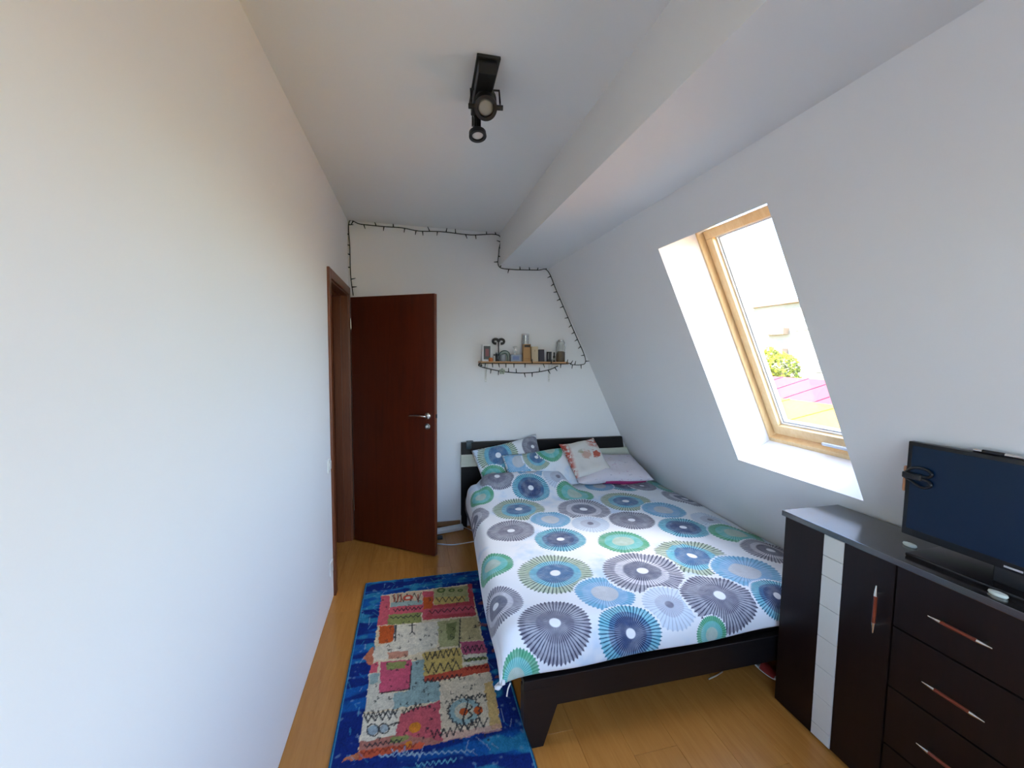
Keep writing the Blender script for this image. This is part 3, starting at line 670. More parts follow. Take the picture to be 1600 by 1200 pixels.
    zig(845, 565, 970, 550, 9, 9); zig(840, 505, 960, 490, 9, 16); zig(850, 615, 985, 600, 10, 10, .003, (.20, .01, .01)); zig(650, 1000, 800, 980, 8, 24); zig(800, 960, 980, 930, 8, 24); zig(260, 1070, 480, 1035, 14, 10); zig(240, 1110, 560, 1065, 20, 10, .003, (.25, .04, .02))
    zig(480, 870, 600, 830, 9, 14); zig(845, 790, 975, 770, 10, 10); zig(345, 1128, 900, 1095, 30, 8, .0022, (.25, .40, .52)); zig(420, 1100, 600, 1120, 12, 12, .002, (.30, .42, .52)); zig(560, 1180, 800, 1150, 14, 12, .002, (.12, .40, .50))
    dot(515, 200, 30, (.50, .07, .04)); dot(515, 200, 15, WH)
    for x_ in (435, 455, 475, 575): line([(x_, 180), (x_, 225)], (.30, .04, .02), .004)
    line([(540, 350), (540, 400), (525, 415)], INK); line([(540, 400), (556, 415)], INK); line([(520, 365), (560, 360)], INK)
    line([(345, 760), (525, 735), (535, 600)], INK); line([(445, 362), (440, 455)], INK); line([(822, 322), (815, 490)], INK)
    rr = random.Random(5)
    for _ in range(150):
        x_, y_ = rr.uniform(300, 1000), rr.uniform(180, 1040)
        if x_ < 362-(y_-185)*.16 or x_ > 885+(y_-118)*.215: continue
        a = rr.uniform(0, 6.28); l = rr.uniform(6, 16); line([(x_, y_), (x_+l*math.cos(a), y_+l*math.sin(a)), (x_+l*1.2*math.cos(a+.9), y_+l*1.2*math.sin(a+.9))], INK, rr.uniform(.002, .0035), .7)
    for _ in range(120):                               # thin pale and rust marks in the border
        x_, y_ = rr.uniform(X0+.02, X1-.02), rr.uniform(Y0_+.02, Y1_-.02)
        if .30 < x_ < .87 and -2.06 < y_ < -.97: continue
        d = np.abs((gx-x_)+.4*(gy-y_)*rr.choice((-1, 1, 2, 0))) < .0022; s_ = d & (np.hypot(gx-x_, gy-y_) < rr.uniform(.012, .035))
        C[s_] = C[s_]*.45+np.array(rr.choice(((.10, .34, .48), (.30, .40, .50), (.03, .25, .42))))*.55
    for x_, y_ in ((.925, -1.62), (.90, -1.40), (.918, -1.80), (.93, -1.20)):
        d = np.hypot((gx-x_)/1.8, gy-y_)+.004*n2; s_ = d < .013; C[s_] = C[s_]*.4+np.array((.38, .12, .06))*.6
    e = np.minimum(np.minimum(gx-X0, X1-gx), np.minimum(gy-Y0_, Y1_-gy)); s_ = e < .008; C[s_] = (.006, .10, .22)
    s_ = (e >= .008) & (e < .0115); C[s_] = (.06, .26, .40)
    C = np.clip(C*(1+.10*n0[..., None]+.06*n2[..., None]), 0, 1)
    z = .0118+.0008*n0.clip(-2, 2)+.0012*n1*.4; z[e < .004] = .009; z = np.maximum(z, .006)
    P_ = np.stack([gx, gy, z], -1); me = grid_mesh('rug_pile', P_)
    ca = me.color_attributes.new('print', 'FLOAT_COLOR', 'POINT'); c4 = np.ones((nx*ny, 4), 'f'); c4[:, :3] = C.reshape(-1, 3); ca.data.foreach_set('color', c4.ravel())
    m = bpy.data.materials.new('rug_wool'); m.use_nodes = True; t_ = NT(m); v = t_.coord()
    t_.put(t_.b.inputs['Base Color'], t_.mix(t_.m('MULTIPLY', t_.noise(v, 240, 2), .12), t_.attr('print', 'Color'), (.05, .05, .06))); t_.b.inputs['Roughness'].default_value = .95; t_.b.inputs['Specular IOR Level'].default_value = .1
    t_.bump(t_.noise(v, 320, 2), .6, .002)
    r_ = thing('patchwork_rug', ((X0+X1)/2, (Y0_+Y1_)/2, 0), 'blue bordered patchwork rug on the floor along the bed', 'rug')
    link('pile', me, m, r_)
    obj('backing', box(B(), (X0+.001, Y0_+.001, 0.0005), (X1-.001, Y1_-.001, .0085), bev=.002), mat('rug_edge_teal', (.006, .10, .20), .95), r_)
make_rug()

# ------------------------------------------------------------------ cabinet
CX, CXB, CY1, CY0, CZ = 2.118, 2.425, -2.195, -3.34, .894
cab = thing('sideboard', ((CX+CXB)/2, (CY0+CY1)/2, 0), 'dark wenge sideboard with cream tile strip, door and drawers', 'cabinet')
obj('body', box(B(), (CX+.019, CY0+.004, .03), (CXB-.004, CY1-.004, CZ-.024), bev=.002), M['wenge_v'], cab)
obj('plinth', box(B(), (CX+.022, CY0+.01, 0), (CXB-.03, CY1-.01, .03)), M['wenge_v'], cab)
obj('top', box(B(), (CX-.012, CY0-.008, CZ-.024), (CXB, CY1+.010, CZ), bev=.002), M['wenge_top'], cab)
sy0, sy1 = -2.372, -2.452                              # the cream strip
obj('side_panel', box(B(), (CX, sy0+.001, .008), (CX+.018, CY1, CZ-.027), bev=.0012), M['wenge_v'], cab)
DSEAM = -2.628
dr = obj('door', box(B(), (CX, DSEAM+.003, .012), (CX+.018, sy1-.0015, CZ-.027), bev=.0012), M['wenge_v'], cab)
st = obj('strip', box(B(), (CX+.004, sy1, .008), (CX+.018, sy0, CZ-.027)), M['sub'], cab)
zt = CZ-.0285; zs_ = [zt]; 
for z in (.779, .697, .572, .441, .313, .188, .064, .010): zs_.append(z)
for a, b in zip(zs_, zs_[1:]):
    obj('tile', box(B(), (CX-.002, sy1+.001, b+.0008), (CX+.004, sy0-.001, a-.0008), bev=.001, seg=1), M['tile'], st)
def bar_handle(parent, a, b):
    """reddish bar with two pointed chrome ends on posts"""
    a, b = V(a), V(b); d = (b-a).normalized(); Lh = (b-a).length; out = V((-.026, 0, 0))
    h_ = obj('handle', cyl(B(), a+d*Lh*.2+out, a+d*Lh*.8+out, .0055, 10), M['redwood'], parent, True, auto=40)
    for p0, s_ in ((a, 1), (b, -1)):
        bm = B(); cyl(bm, p0+d*s_*Lh*.22+out, p0+out, .0062, 10, .0022); cyl(bm, p0+d*s_*Lh*.17, p0+d*s_*Lh*.17+out, .0045, 8)
        obj('chrome_end', bm, M['chrome'], h_, True, auto=40)
bar_handle(dr, (CX, -2.588, .600), (CX, -2.588, .775))
ys0, ys1 = CY0+.006, DSEAM-.003
for k, (z0, z1) in enumerate(((.655, CZ-.027), (.437, .649), (.224, .431), (.012, .218))):
    d_ = obj('drawer', box(B(), (CX, ys0, z0), (CX+.018, ys1, z1), bev=.0012), M['wenge_v'], cab)
    zc = (.761, .539, .327, .115)[k]
    bar_handle(d_, (CX, -2.738, zc), (CX, -2.888, zc))

# ------------------------------------------------------------------ television
tv = thing('television', (2.26, -2.88, CZ), 'flat black television standing on the dark sideboard', 'television')
tx, ty, tz0, tz1 = 2.205, -2.577, .953, 1.286; TW = .565
TM = Matrix.Translation(V((tx, ty, 0))) @ Matrix.Rotation(R_(1.5), 4, 'Z')            # local: x into the set, -y along the screen
obj('bezel', box(B(), (0, -TW, tz0), (.026, 0, tz1), TM, .004), M['blackpl'], tv, True, auto=40)
scr = mat('dark_blue_screen', (.003, .015, .042), .16, 0., .3); obj('screen', box(B(), (-.0012, -TW+.014, tz0+.026), (.002, -.014, tz1-.014), TM), scr, tv)
obj('back_cover', box(B(), (.026, -TW+.09, tz0+.02), (.040, -.09, tz1-.12), TM, .006), M['blackpl'], tv)
obj('maker_badge', box(B(), (-.002, -TW/2-.018, tz0+.008), (.0005, -TW/2+.022, tz0+.014), TM), M['chrome'], tv)
obj('neck', box(B(), (.002, -TW/2-.045, CZ+.012), (.032, -TW/2+.045, tz0+.03), TM, .004), M['blackpl'], tv)
bm = B(); box(bm, (-.045, -TW/2-.17, CZ), (.150, -TW/2+.24, CZ+.013), TM, .005); obj('stand_base', bm, mat('black_gloss', (.012, .010, .011), .12), tv, True, auto=40)
# things on and beside the set
def ell(bm, c, r, seg=20, rings=10):
    bmesh.ops.create_uvsphere(bm, u_segments=seg, v_segments=rings, radius=1, matrix=Matrix.Translation(V(c)) @ Matrix.Diagonal(V((r[0], r[1], r[2], 1)))); return bm
ov = mat('white_soft_plastic', (.72, .76, .68), .4)
for k, (c, lab) in enumerate((((2.262, -2.572), 'small white oval pad on the sideboard at the end of the stand base'), ((2.150, -2.86), 'small white oval pad on the sideboard in front of the television'))):
    bm = B(); lathe(bm, (0, 0, 0), (0, 0, 1), [(.020, 0), (.023, .004), (.021, .009), (.012, .011)], 20)
    bmesh.ops.transform(bm, matrix=Matrix.Translation(V((c[0], c[1], CZ))) @ Matrix.Diagonal(V((.55, .95, 1, 1))), verts=bm.verts)
    tag(obj('oval_pad', bm, ov, None, True, auto=50), lab, 'pad')
def tvp(x_, y_, z_): return TM @ V((x_, y_, z_))
cc = (-.006)
lp = []
for s_ in (1, -1):
    lp += [tvp(cc, .002, 1.165+s_*.004), tvp(cc-.002, -.02, 1.172+s_*.022), tvp(cc-.003, -.055, 1.168+s_*.033), tvp(cc-.003, -.078, 1.168+s_*.020), tvp(cc-.002, -.066, 1.168+s_*.006), tvp(cc-.002, -.03, 1.166+s_*.006)]
t = thing('cable_loop', lp[0], 'black cable looped over the side edge of the television', 'cable')
obj('cable', tube(B(), spline(lp, 6), .0042, 8), M['blackpl'], t, True); obj('knot', box(B(), (-.016, -.052, 1.156), (-.0016, .004, 1.178), TM, .005, 3), M['blackpl'], t, True, auto=40)
tan = mat('tan_plastic', (.50, .22, .11), .5)
t = thing('tan_clip', tvp(.013, .006, 1.11), 'tan clip on the side edge of the television behind the cable loop', 'clip')
obj('clip_plate', box(B(), (.000, .0005, 1.105), (.022, .0085, 1.195), TM, .003), tan, t, True, auto=40); obj('clip_rib', box(B(), (.006, .0083, 1.12), (.016, .011, 1.18), TM, .001), tan, t)
t = thing('slim_rod', tvp(.012, -.3, tz1), 'slim black and silver rod lying along the top edge of the television', 'rod')
for y0, y1, mm, nm in ((-.165, -.185, 'chrome', 'silver_band'), (-.185, -.235, 'blackpl', 'black_grip'), (-.235, -.285, 'chrome', 'silver_band'), (-.285, -.335, 'blackpl', 'black_grip'), (-.335, -.38, 'chrome', 'silver_band')):
    obj(nm, cyl(B(), tvp(.012, y0, tz1+.0058), tvp(.012, y1, tz1+.0058), .0056, 12), M[mm], t, True, auto=40)

# ------------------------------------------------------------------ ceiling spotlight
lt = thing('ceiling_spotlight', (.775, -1.965, H), 'black ceiling fitting with one large and one small spotlight', 'lamp')
LM = Matrix.Translation(V((.782, -1.965, 0))) @ Matrix.Rotation(R_(-2), 4, 'Z')
obj('ceiling_plate', box(B(), (-.043, -.150, H-.012), (.043, .160, H), LM, .003), M['black'], lt)
obj('driver_box', box(B(), (-.036, -.140, H-.060), (.030, .135, H-.012), LM, .004), M['black'], lt)
pv = V((.788, -1.985, 2.545)); ax = V((-.10, -.62, -.62)).normalized()               # large head looks down towards the room's near end
hd = obj('lamp_head', lathe(B(), pv-ax*.070, ax, [(.012, -.008), (.030, -.004), (.036, .004), (.039, .02), (.039, .105), (.043, .108), (.043, .132), (.031, .132), (.029, .120)], 32), M['black'], lt, True, auto=35)
lens = mat('frosted_lens', (.36, .33, .28), .35); obj('lens', lathe(B(), pv+ax*.047, ax, [(.029, 0), (.029, .004), (.022, .008), (.010, .010)], 28), lens, hd, True)
for k in range(4): obj('cooling_fin', lathe(B(), pv-ax*(.052-k*.013), ax, [(.0395, 0), (.043, .001), (.043, .004), (.0395, .005)], 28), M['black'], hd)
sd_ = ax.cross(V((0, 0, 1))).normalized()
bm = B(); tube(bm, [pv+sd_*.004+V((0, .02, .062)), pv+sd_*.056+V((0, .02, .062)), pv+sd_*.056+ax*.0, pv+sd_*.056+ax*.045], .004, 6); tube(bm, [pv+V((0, .02, .062)), pv-sd_*.056+V((0, .02, .062)), pv-sd_*.056, pv-sd_*.056+ax*.045], .004, 6)
obj('yoke', bm, M['black'], lt)
for s_ in (1, -1): obj('yoke_knob', cyl(B(), pv+sd_*s_*.042+ax*.045, pv+sd_*s_*.066+ax*.045, .009, 12), M['black'], lt)
# small head on a stem at the far end
q = V((.775, -1.842, H-.012))
obj('stem', cyl(B(), q, q+V((0, .006, -.075)), .011, 14), M['black'], lt, True, auto=40)
obj('joint', box(B(), (.760, -1.852, 2.515), (.792, -1.824, 2.570), bev=.005), M['black'], lt)
a2 = V((.05, -.22, -.95)).normalized(); q2 = V((.776, -1.838, 2.535))
h2 = obj('small_lamp_head', lathe(B(), q2, a2, [(.012, 0), (.015, .022), (.030, .026), (.036, .032), (.037, .050), (.025, .050), (.024, .042)], 28), M['black'], lt, True, auto=35)
obj('lens', lathe(B(), q2+a2*.0425, a2, [(.0245, 0), (.020, .004), (.008, .006)], 24), mat('clear_lens', (.66, .66, .66), .15), h2, True)
for k in range(3): obj('terminal', box(B(), (.752+k*.010, -1.862, 2.522), (.757+k*.010, -1.852, 2.560)), M['black'], lt)

# ------------------------------------------------------------------ shelf and what stands on it
SZ = 1.507                                             # top of the board
sh = thing('wall_shelf', (1.475, -.08, SZ-.024), 'pine wall shelf with white brackets above the headboard', 'shelf')
obj('board', box(B(), (1.075, -.150, SZ-.022), (1.877, -.002, SZ), bev=.003), M['shelf'], sh)
for xx in (1.145, 1.742):
    br = obj('bracket', box(B(), (xx-.009, -.006, SZ-.190), (xx+.009, -.0005, SZ-.022), bev=.0015), M['white'], sh)
    obj('arm', box(B(), (xx-.009, -.125, SZ-.0275), (xx+.009, -.006, SZ-.0222), bev=.0015), M['white'], br)
    obj('brace', tube(B(), [(xx, -.006, SZ-.15), (xx, -.035, SZ-.085), (xx, -.095, SZ-.028)], .004, 6), M['white'], br)
    obj('screw', cyl(B(), (xx, -.006, SZ-.17), (xx, -.0085, SZ-.17), .004, 8), M['chrome'], br)
YC = -.09
def carton(name, x0, x1, z1, col, label, dep=.045, lean=0, y=YC, parts=(), rough=.5):
    Mx_ = Matrix.Translation(V(((x0+x1)/2, y, SZ))) @ Matrix.Rotation(R_(lean), 4, 'X'); w = (x1-x0)/2
    t = thing(name, ((x0+x1)/2, y, SZ), label, 'box')
    obj('carton', box(B(), (-w, -dep/2, .0004), (w, dep/2, z1-SZ), Mx_, .0015), mat(name+'_card', col, rough), t)
    for parts_i, (nm, (a, b, c, d), cc_) in enumerate(parts):
        hh = z1-SZ; obj(nm, box(B(), (-w+2*w*a, -dep/2-.0007-.0006*parts_i, hh*c), (-w+2*w*b, -dep/2+.0003, hh*d), Mx_), mat(nm+'_print', cc_, .35), t)
    return t
carton('phone_box', 1.092, 1.172, 1.650, (.76, .76, .78), 'white phone box with black and red picture at the shelf end', .03, 0, YC-.01,
       (('phone_picture', (.16, .90, .12, .93), (.012, .010, .014)), ('red_glow', (.36, .74, .30, .76), (.16, .014, .025))))
# small orange jar
def lathed(name, x, prof, col, label, cat, y=YC, parts=(), rough=.4, trans=0, seg=20, z=SZ):
    t = thing(name, (x, y, z), label, cat)
    obj('body', lathe(B(), (x, y, z+.0003), (0, 0, 1), prof, seg), mat(name+'_material', col, rough, trans=trans), t, True, auto=40)
    for nm, pr, c_, ro, me_ in parts: obj(nm, lathe(B(), (x, y, z), (0, 0, 1), pr, seg), mat(name+'_'+nm, c_, ro, me_), t, True, auto=40)
    return t
lathed('orange_pot', 1.166, [(.018, 0), (.021, .010), (.019, .024), (.013, .032)], (.55, .16, .04), 'small orange pot in front of the white phone box', 'pot', -.128)
lathed('lotion_tube', 1.200, [(.009, 0), (.010, .004), (.010, .044), (.006, .048)], (.68, .64, .58), 'small pale lotion tube beside the orange pot', 'bottle', -.11, (('cap', [(.006, .048), (.006, .062), (.004, .064)], (.05, .06, .05), .4, 0),))
lathed('black_tin', 1.226, [(.015, 0), (.0155, .003), (.0155, .062), (.013, .066)], (.012, .012, .014), 'slim black canister next to the pale lotion tube', 'canister', -.10, (('lid', [(.013, .066), (.013, .074), (.010, .076)], (.25, .26, .28), .3, .6),))
# black ornament with two curled lobes on a stalk
t = thing('black_ornament', (1.249, -.055, SZ), 'black ornament with two curled lobes on a thin stalk', 'ornament')
obj('foot', lathe(B(), (1.249, -.055, SZ), (0, 0, 1), [(.022, 0), (.022, .006), (.008, .010)], 18), M['black'], t, True, auto=40)
obj('stalk', cyl(B(), (1.249, -.055, SZ+.008), (1.249, -.055, 1.700), .0055, 10), M['black'], t, True)
for s_ in (-1, 1):
    pts = [V((1.249+s_*(.0+.0), -.055, 1.683))]+[V((1.249+s_*(.026-.024*math.cos(a)), -.055, 1.683+.020*math.sin(a))) for a in np.linspace(.2, 4.9, 12)]
    obj('curled_lobe', tube(B(), pts, .0115, 8), M['black'], t, True)
# grey mug
t = thing('grey_mug', (1.275, -.115, SZ), 'small grey mug in front of the black ornament', 'mug')
obj('cup', lathe(B(), (1.275, -.115, SZ+.0004), (0, 0, 1), [(.024, 0), (.028, .004), (.029, .060), (.026, .060), (.025, .008)], 24), mat('grey_glaze', (.24, .26, .28), .3), t, True, auto=40)
obj('handle', tube(B(), spline([(1.247, -.115, SZ+.048), (1.236, -.115, SZ+.042), (1.236, -.115, SZ+.022), (1.248, -.115, SZ+.015)], 4), .0035, 8), mat('grey_glaze_handle', (.24, .26, .28), .3), t, True)
# arch ornament, three nested arcs
t = thing('arch_ornament', (1.305, -.055, SZ), 'rainbow arch ornament in muted green behind the grey mug', 'ornament')
for k, (r_, c_) in enumerate(((.050, (.10, .17, .15)), (.038, (.40, .46, .42)), (.026, (.14, .23, .22)))):
    pts = [(1.305+r_*math.cos(a), -.055, SZ+.0055+(.090-.050)*(.98)+r_*math.sin(a)) for a in np.linspace(0, math.pi, 14)]
    pts = [(1.305+r_, -.055, SZ+.0005)]+pts+[(1.305-r_, -.055, SZ+.0005)]
    obj('arc', tube(B(), pts, .0052, 8), mat('arc_paint', c_, .5), t, True)
carton('blue_box', 1.345, 1.447, 1.568, (.27, .32, .40), 'low blue grey box lying under the silver figurine', .06, 0, -.105, (('blue_label', (.14, .72, .25, .78), (.14, .19, .36)), ('grey_end', (.86, .99, .02, .98), (.18, .18, .19))))
t = lathed('silver_figurine', 1.388, [(.012, 0), (.014, .003), (.009, .016), (.016, .030), (.017, .036), (.008, .044), (.008, .052), (.020, .064), (.020, .070), (.012, .073)], (.72, .72, .72), 'small silver figurine standing on the blue grey box', 'figurine', -.105, (), .18, 0, 20, 1.5682)
carton('tan_box', 1.457, 1.524, 1.662, (.40, .21, .07), 'tall tan box with dark label near the shelf middle', .055, 0, -.105, (('dark_label', (.14, .90, .82, .95), (.03, .018, .012)), ('grain_line', (.10, .90, .15, .17), (.25, .12, .04))))
t = thing('clear_canister', (1.500, -.040, SZ), 'clear plastic canister rising behind the tall tan box', 'canister')
clr = mat('clear_plastic', (.92, .94, .96), .08, trans=.9)
obj('cylinder', lathe(B(), (1.500, -.040, SZ+.0004), (0, 0, 1), [(.030, 0), (.030, .235), (.027, .235), (.027, .004)], 24), clr, t, True, auto=40)
obj('lid', lathe(B(), (1.500, -.040, SZ+.2352), (0, 0, 1), [(.032, 0), (.032, .012), (.028, .015)], 24), mat('pale_lid', (.68, .68, .72), .4), t, True, auto=40)
carton('beige_box', 1.541, 1.602, 1.640, (.60, .48, .32), 'beige card box leaning back beside the tan box', .035, -6, -.095, (('emblem', (.42, .58, .66, .78), (.45, .34, .20)),))
carton('dark_box', 1.609, 1.662, 1.616, (.018, .018, .028), 'dark narrow box leaning back beside the beige box', .03, -8, -.095, (('face_panel', (.12, .88, .08, .92), (.03, .03, .05)),), .3)
carton('black_carton', 1.690, 1.726, 1.597, (.014, .014, .016), 'small black carton with grey side band', .04, 0, -.10, (('grey_band', (.80, .98, .04, .96), (.16, .19, .21)), ('white_mark', (.04, .14, .25, .85), (.45, .45, .45))))
lathed('black_bottle', 1.752, [(.010, 0), (.011, .003), (.011, .050), (.006, .058), (.006, .064)], (.012, .014, .014), 'slim black bottle standing beside the glass jar', 'bottle', -.11, (('cap', [(.0075, .064), (.0075, .084), (.006, .086)], (.02, .02, .02), .3, 0), ('label', [(.0113, .014), (.0113, .034)], (.35, .36, .30), .5, 0)))
# glass jar
t = thing('glass_jar', (1.823, -.085, SZ), 'glass jar with metal lid half filled with brown grains', 'jar')
obj('glass', lathe(B(), (1.823, -.085, SZ+.0004), (0, 0, 1), [(.036, 0), (.041, .004), (.041, .135), (.036, .150), (.034, .158), (.038, .168), (.034, .182), (.028, .186), (.026, .182), (.033, .168), (.031, .157), (.038, .133), (.038, .005)], 28, True), mat('jar_glass', (.94, .95, .92), .03, trans=1.), t, True, auto=60)
obj('contents', lathe(B(), (1.823, -.085, SZ+.006), (0, 0, 1), [(.0365, 0), (.0372, .002), (.0372, .082), (.030, .090)], 24), wood('brown_grains', (.11, .07, .03), (.26, .18, .10), 'Z', 6., .8, .9), t, True, auto=40)
obj('lid', lathe(B(), (1.823, -.085, SZ+.186), (0, 0, 1), [(.028, 0), (.028, .010), (.020, .016), (.006, .017)], 24), mat('lid_metal', (.5, .5, .5), .3, .9), t, True, auto=40)
obj('clasp', tube(B(), spline([(1.797, -.100, SZ+.176), (1.812, -.118, SZ+.183), (1.834, -.118, SZ+.183), (1.849, -.100, SZ+.176)], 4), .002, 6), M['chrome'], t)

# ------------------------------------------------------------------ string lights
def wp(u, v, y=-.008): return px(u, v, (0, 1, 0), y)
ZB = H-.010
cr = [wp(552, 462), V((.018, -.008, 2.20)), V((.016, -.008, 2.40)), V((.014, -.008, ZB)), V((.10, -.008, ZB-.012)), wp(600, 354), wp(628, 356), wp(655, 361), wp(690, 362), wp(735, 367), V((XS-.012, -.008, ZB-.012)),
      V((XS-.010, -.008, ZS+.13)), V((XS-.010, -.008, ZS-.006)), V((XS+.11, -.008, ZS-.028)), V((XT-.11, -.008, ZS-.020)), V((XT-.012, -.008, ZS-.020))]
for z in (2.15, 1.95, 1.75, 1.57): cr.append(V((XT+K*(ZS-z)-.020, -.008, z)))
cr += [V((2.098, -.012, 1.495)), V((2.04, -.03, 1.478)), V((1.965, -.06, 1.479)), V((1.905, -.13, 1.486)), V((1.888, -.157, 1.495))]
fr2 = [V((1.80, -.157, 1.490)), V((1.60, -.157, 1.493)), V((1.40, -.157, 1.492)), V((1.20, -.157, 1.493)), V((1.085, -.157, 1.492)), V((1.064, -.150, 1.488)), V((1.062, -.12, 1.470)), V((1.10, -.145, 1.455)),
       V((1.20, -.150, 1.432)), V((1.30, -.150, 1.416)), V((1.44, -.150, 1.407)), V((1.58, -.150, 1.415)), V((1.70, -.150, 1.438)), V((1.76, -.150, 1.464)), V((1.775, -.156, 1.470))]
path = spline(cr+fr2, 6)
sl = thing('string_lights', (.8, -.008, 1.4), 'dark string of fairy lights pinned along wall corner and shelf', 'string lights')
obj('cable', tube(B(), path, .0040, 6), M['wire'], sl, True)
bm = B(); lathe(bm, (0, 0, 0), (0, 0, 1), [(.0044, 0), (.0044, .014), (.0034, .018), (.0038, .020), (.0030, .034), (.0008, .038)], 8)
bme = bpy.data.meshes.new('bulb'); bm.to_mesh(bme); bm.free(); bme.materials.append(M['bulb'])
acc = 0; nxt = .05; rb = random.Random(11)
for a, b in zip(path, path[1:]):
    acc += (b-a).length
    if acc > nxt:
        nxt = acc+rb.uniform(.042, .078)
        d = (b-a).normalized(); w_ = V((rb.uniform(-.25, .25), -.25, 0))
        s_ = 1 if rb.random() < .3 else -1
        side = d.cross(V((0, 1, 0))).normalized()
        if side.z < 0: side = -side
        if abs(side.z) < .3: s_ = rb.choice((-1, 1))
        dirv = (side*s_+w_+d*rb.uniform(-.3, .3)).normalized()
        o = bpy.data.objects.new('bulb', bme); COL.objects.link(o); o.parent = sl; o.location = (b-ORG[sl])+dirv*.002
        o.rotation_euler = dirv.to_track_quat('Z', 'Y').to_euler()
# green leafy tag on the sagging part
t = thing('leaf_charm', (1.265, -.152, 1.40), 'pale green leaf charm hanging from the string lights under the shelf', 'charm')
gm_ = mat('pale_green_felt', (.36, .42, .34), .8)
for k in range(5):
    a = k/5*math.tau+.3; c = V((1.262+.017*math.cos(a), -.156, 1.422+.017*math.sin(a))); bm = B(); ell(bm, c, (.011, .003, .011), 12, 6); obj('leaf', bm, gm_, t, True)
obj('loop', tube(B(), spline([(1.262, -.156, 1.436), (1.259, -.150, 1.444), (1.262, -.145, 1.424)], 4), .0012, 5), gm_, t)

# ------------------------------------------------------------------ floor things by the back wall and under the bed
ps = thing('power_strip', (.81, -.115, 0), 'white power strip on the floor by the wooden baseboard', 'power strip')
PM = Matrix.Translation(V((.812, -.095, .024))) @ Matrix.Rotation(R_(12), 4, 'Z') @ Matrix.Rotation(R_(18), 4, 'X')
obj('casing', box(B(), (-.125, -.024, -.016), (.125, .024, .020), PM, .006, 3), M['white'], ps, True, auto=40)
for k in range(4):
    w_ = obj('socket_well', lathe(B(), PM @ V((-.085+k*.052, 0, .0198)), PM.to_3x3() @ V((0, 0, 1)), [(.019, 0), (.019, .0012), (.016, .0012), (.016, .0004)], 18), M['white'], ps)
obj('plug', box(B(), (-.160, -.014, -.008), (-.126, .014, .012), PM, .004), M['blackpl'], ps, True, auto=40)
obj('cord', tube(B(), spline([PM @ V((.125, 0, .004)), (.955, -.060, .012), (.99, -.09, .005), (1.02, -.14, .005)], 5), .004, 8), M['white'], ps, True)
adp = thing('power_adapter', (.725, -.215, 0), 'small black power adapter lying on the floor beside the door', 'adapter')
obj('casing', box(B(), (.700, -.232, .0003), (.745, -.200, .026), bev=.005), M['blackpl'], adp, True, auto=40); obj('cord', tube(B(), spline([(.702, -.215, .010), (.66, -.20, .004), (.62, -.16, .004), (.63, -.12, .004)], 5), .003, 6), M['blackpl'], adp, True)
wc = thing('white_cable', (.85, -.33, 0), 'white cable curving across the floor from door to bed', 'cable')
pts = spline([(.52, -.22, .0045), (.62, -.27, .0045), (.705, -.315, .0045), (.80, -.352, .0045), (.88, -.352, .0045), (.98, -.335, .0045), (1.10, -.32, .0045)], 6)
obj('cord', tube(B(), pts, .0045, 8), M['white'], wc, True)
obj('plug', box(B(), (1.095, -.332, .0002), (1.14, -.308, .018), bev=.004), M['white'], wc, True, auto=40)
# a red and white slipper under the bed and a thin stick
sp = thing('slipper', (2.215, -2.02, 0), 'red and white slipper on the floor under the bed', 'slipper')
def sole(z0, z1, g, name, mt, par, cut=None):
    n = 26; pts = []
    for k in range(n):
        a = k/n*math.tau; x_ = .040*math.cos(a)*(1+.12*math.sin(a)); y_ = .115*math.sin(a); pts.append((2.215+(x_*g), -2.02+y_*g, z0))
    return obj(name, prism(B(), pts, (0, 0, z1-z0)), mt, par)
sole(.0003, .014, 1., 'sole', M['white'], sp)
bm = B(); nU, nV = 10, 10; g_ = []
for i in range(nU+1):
    row = []
    for j in range(nV+1):
        y_ = -2.13+.115*i/nU; half = .040*math.sqrt(max(0, 1-((y_+2.02)/.118)**2))+.002; a = math.pi*j/nV
        row.append(bm.verts.new((2.215-half*math.cos(a), y_, .014+(.020+.030*i/nU)*math.sin(a))))
    g_.append(row)
for i in range(nU):
    for j in range(nV): bm.faces.new((g_[i][j], g_[i+1][j], g_[i+1][j+1], g_[i][j+1]))
u_ = obj('upper', bm, mat('red_felt', (.30, .025, .02), .9), sp, True); md = u_.modifiers.new('t', 'SOLIDIFY'); md.thickness = .004
obj('trim', tube(B(), [g2 for g2 in [(2.215-.041*math.cos(math.pi*j/10), -2.014, .014+.051*math.sin(math.pi*j/10)) for j in range(11)]], .004, 6), M['white'], sp, True)
sp.scale = (.62, .62, .62); sp.location = (2.222, -2.035, 0)
tag(obj('wooden_stick', tube(B(), [(1.90, -2.03, .004), (1.95, -2.02, .004), (2.00, -2.005, .004)], .0035, 6), mat('pale_stick', (.55, .45, .30), .6), None, True), 'thin pale stick lying on the floor under the bed', 'stick')

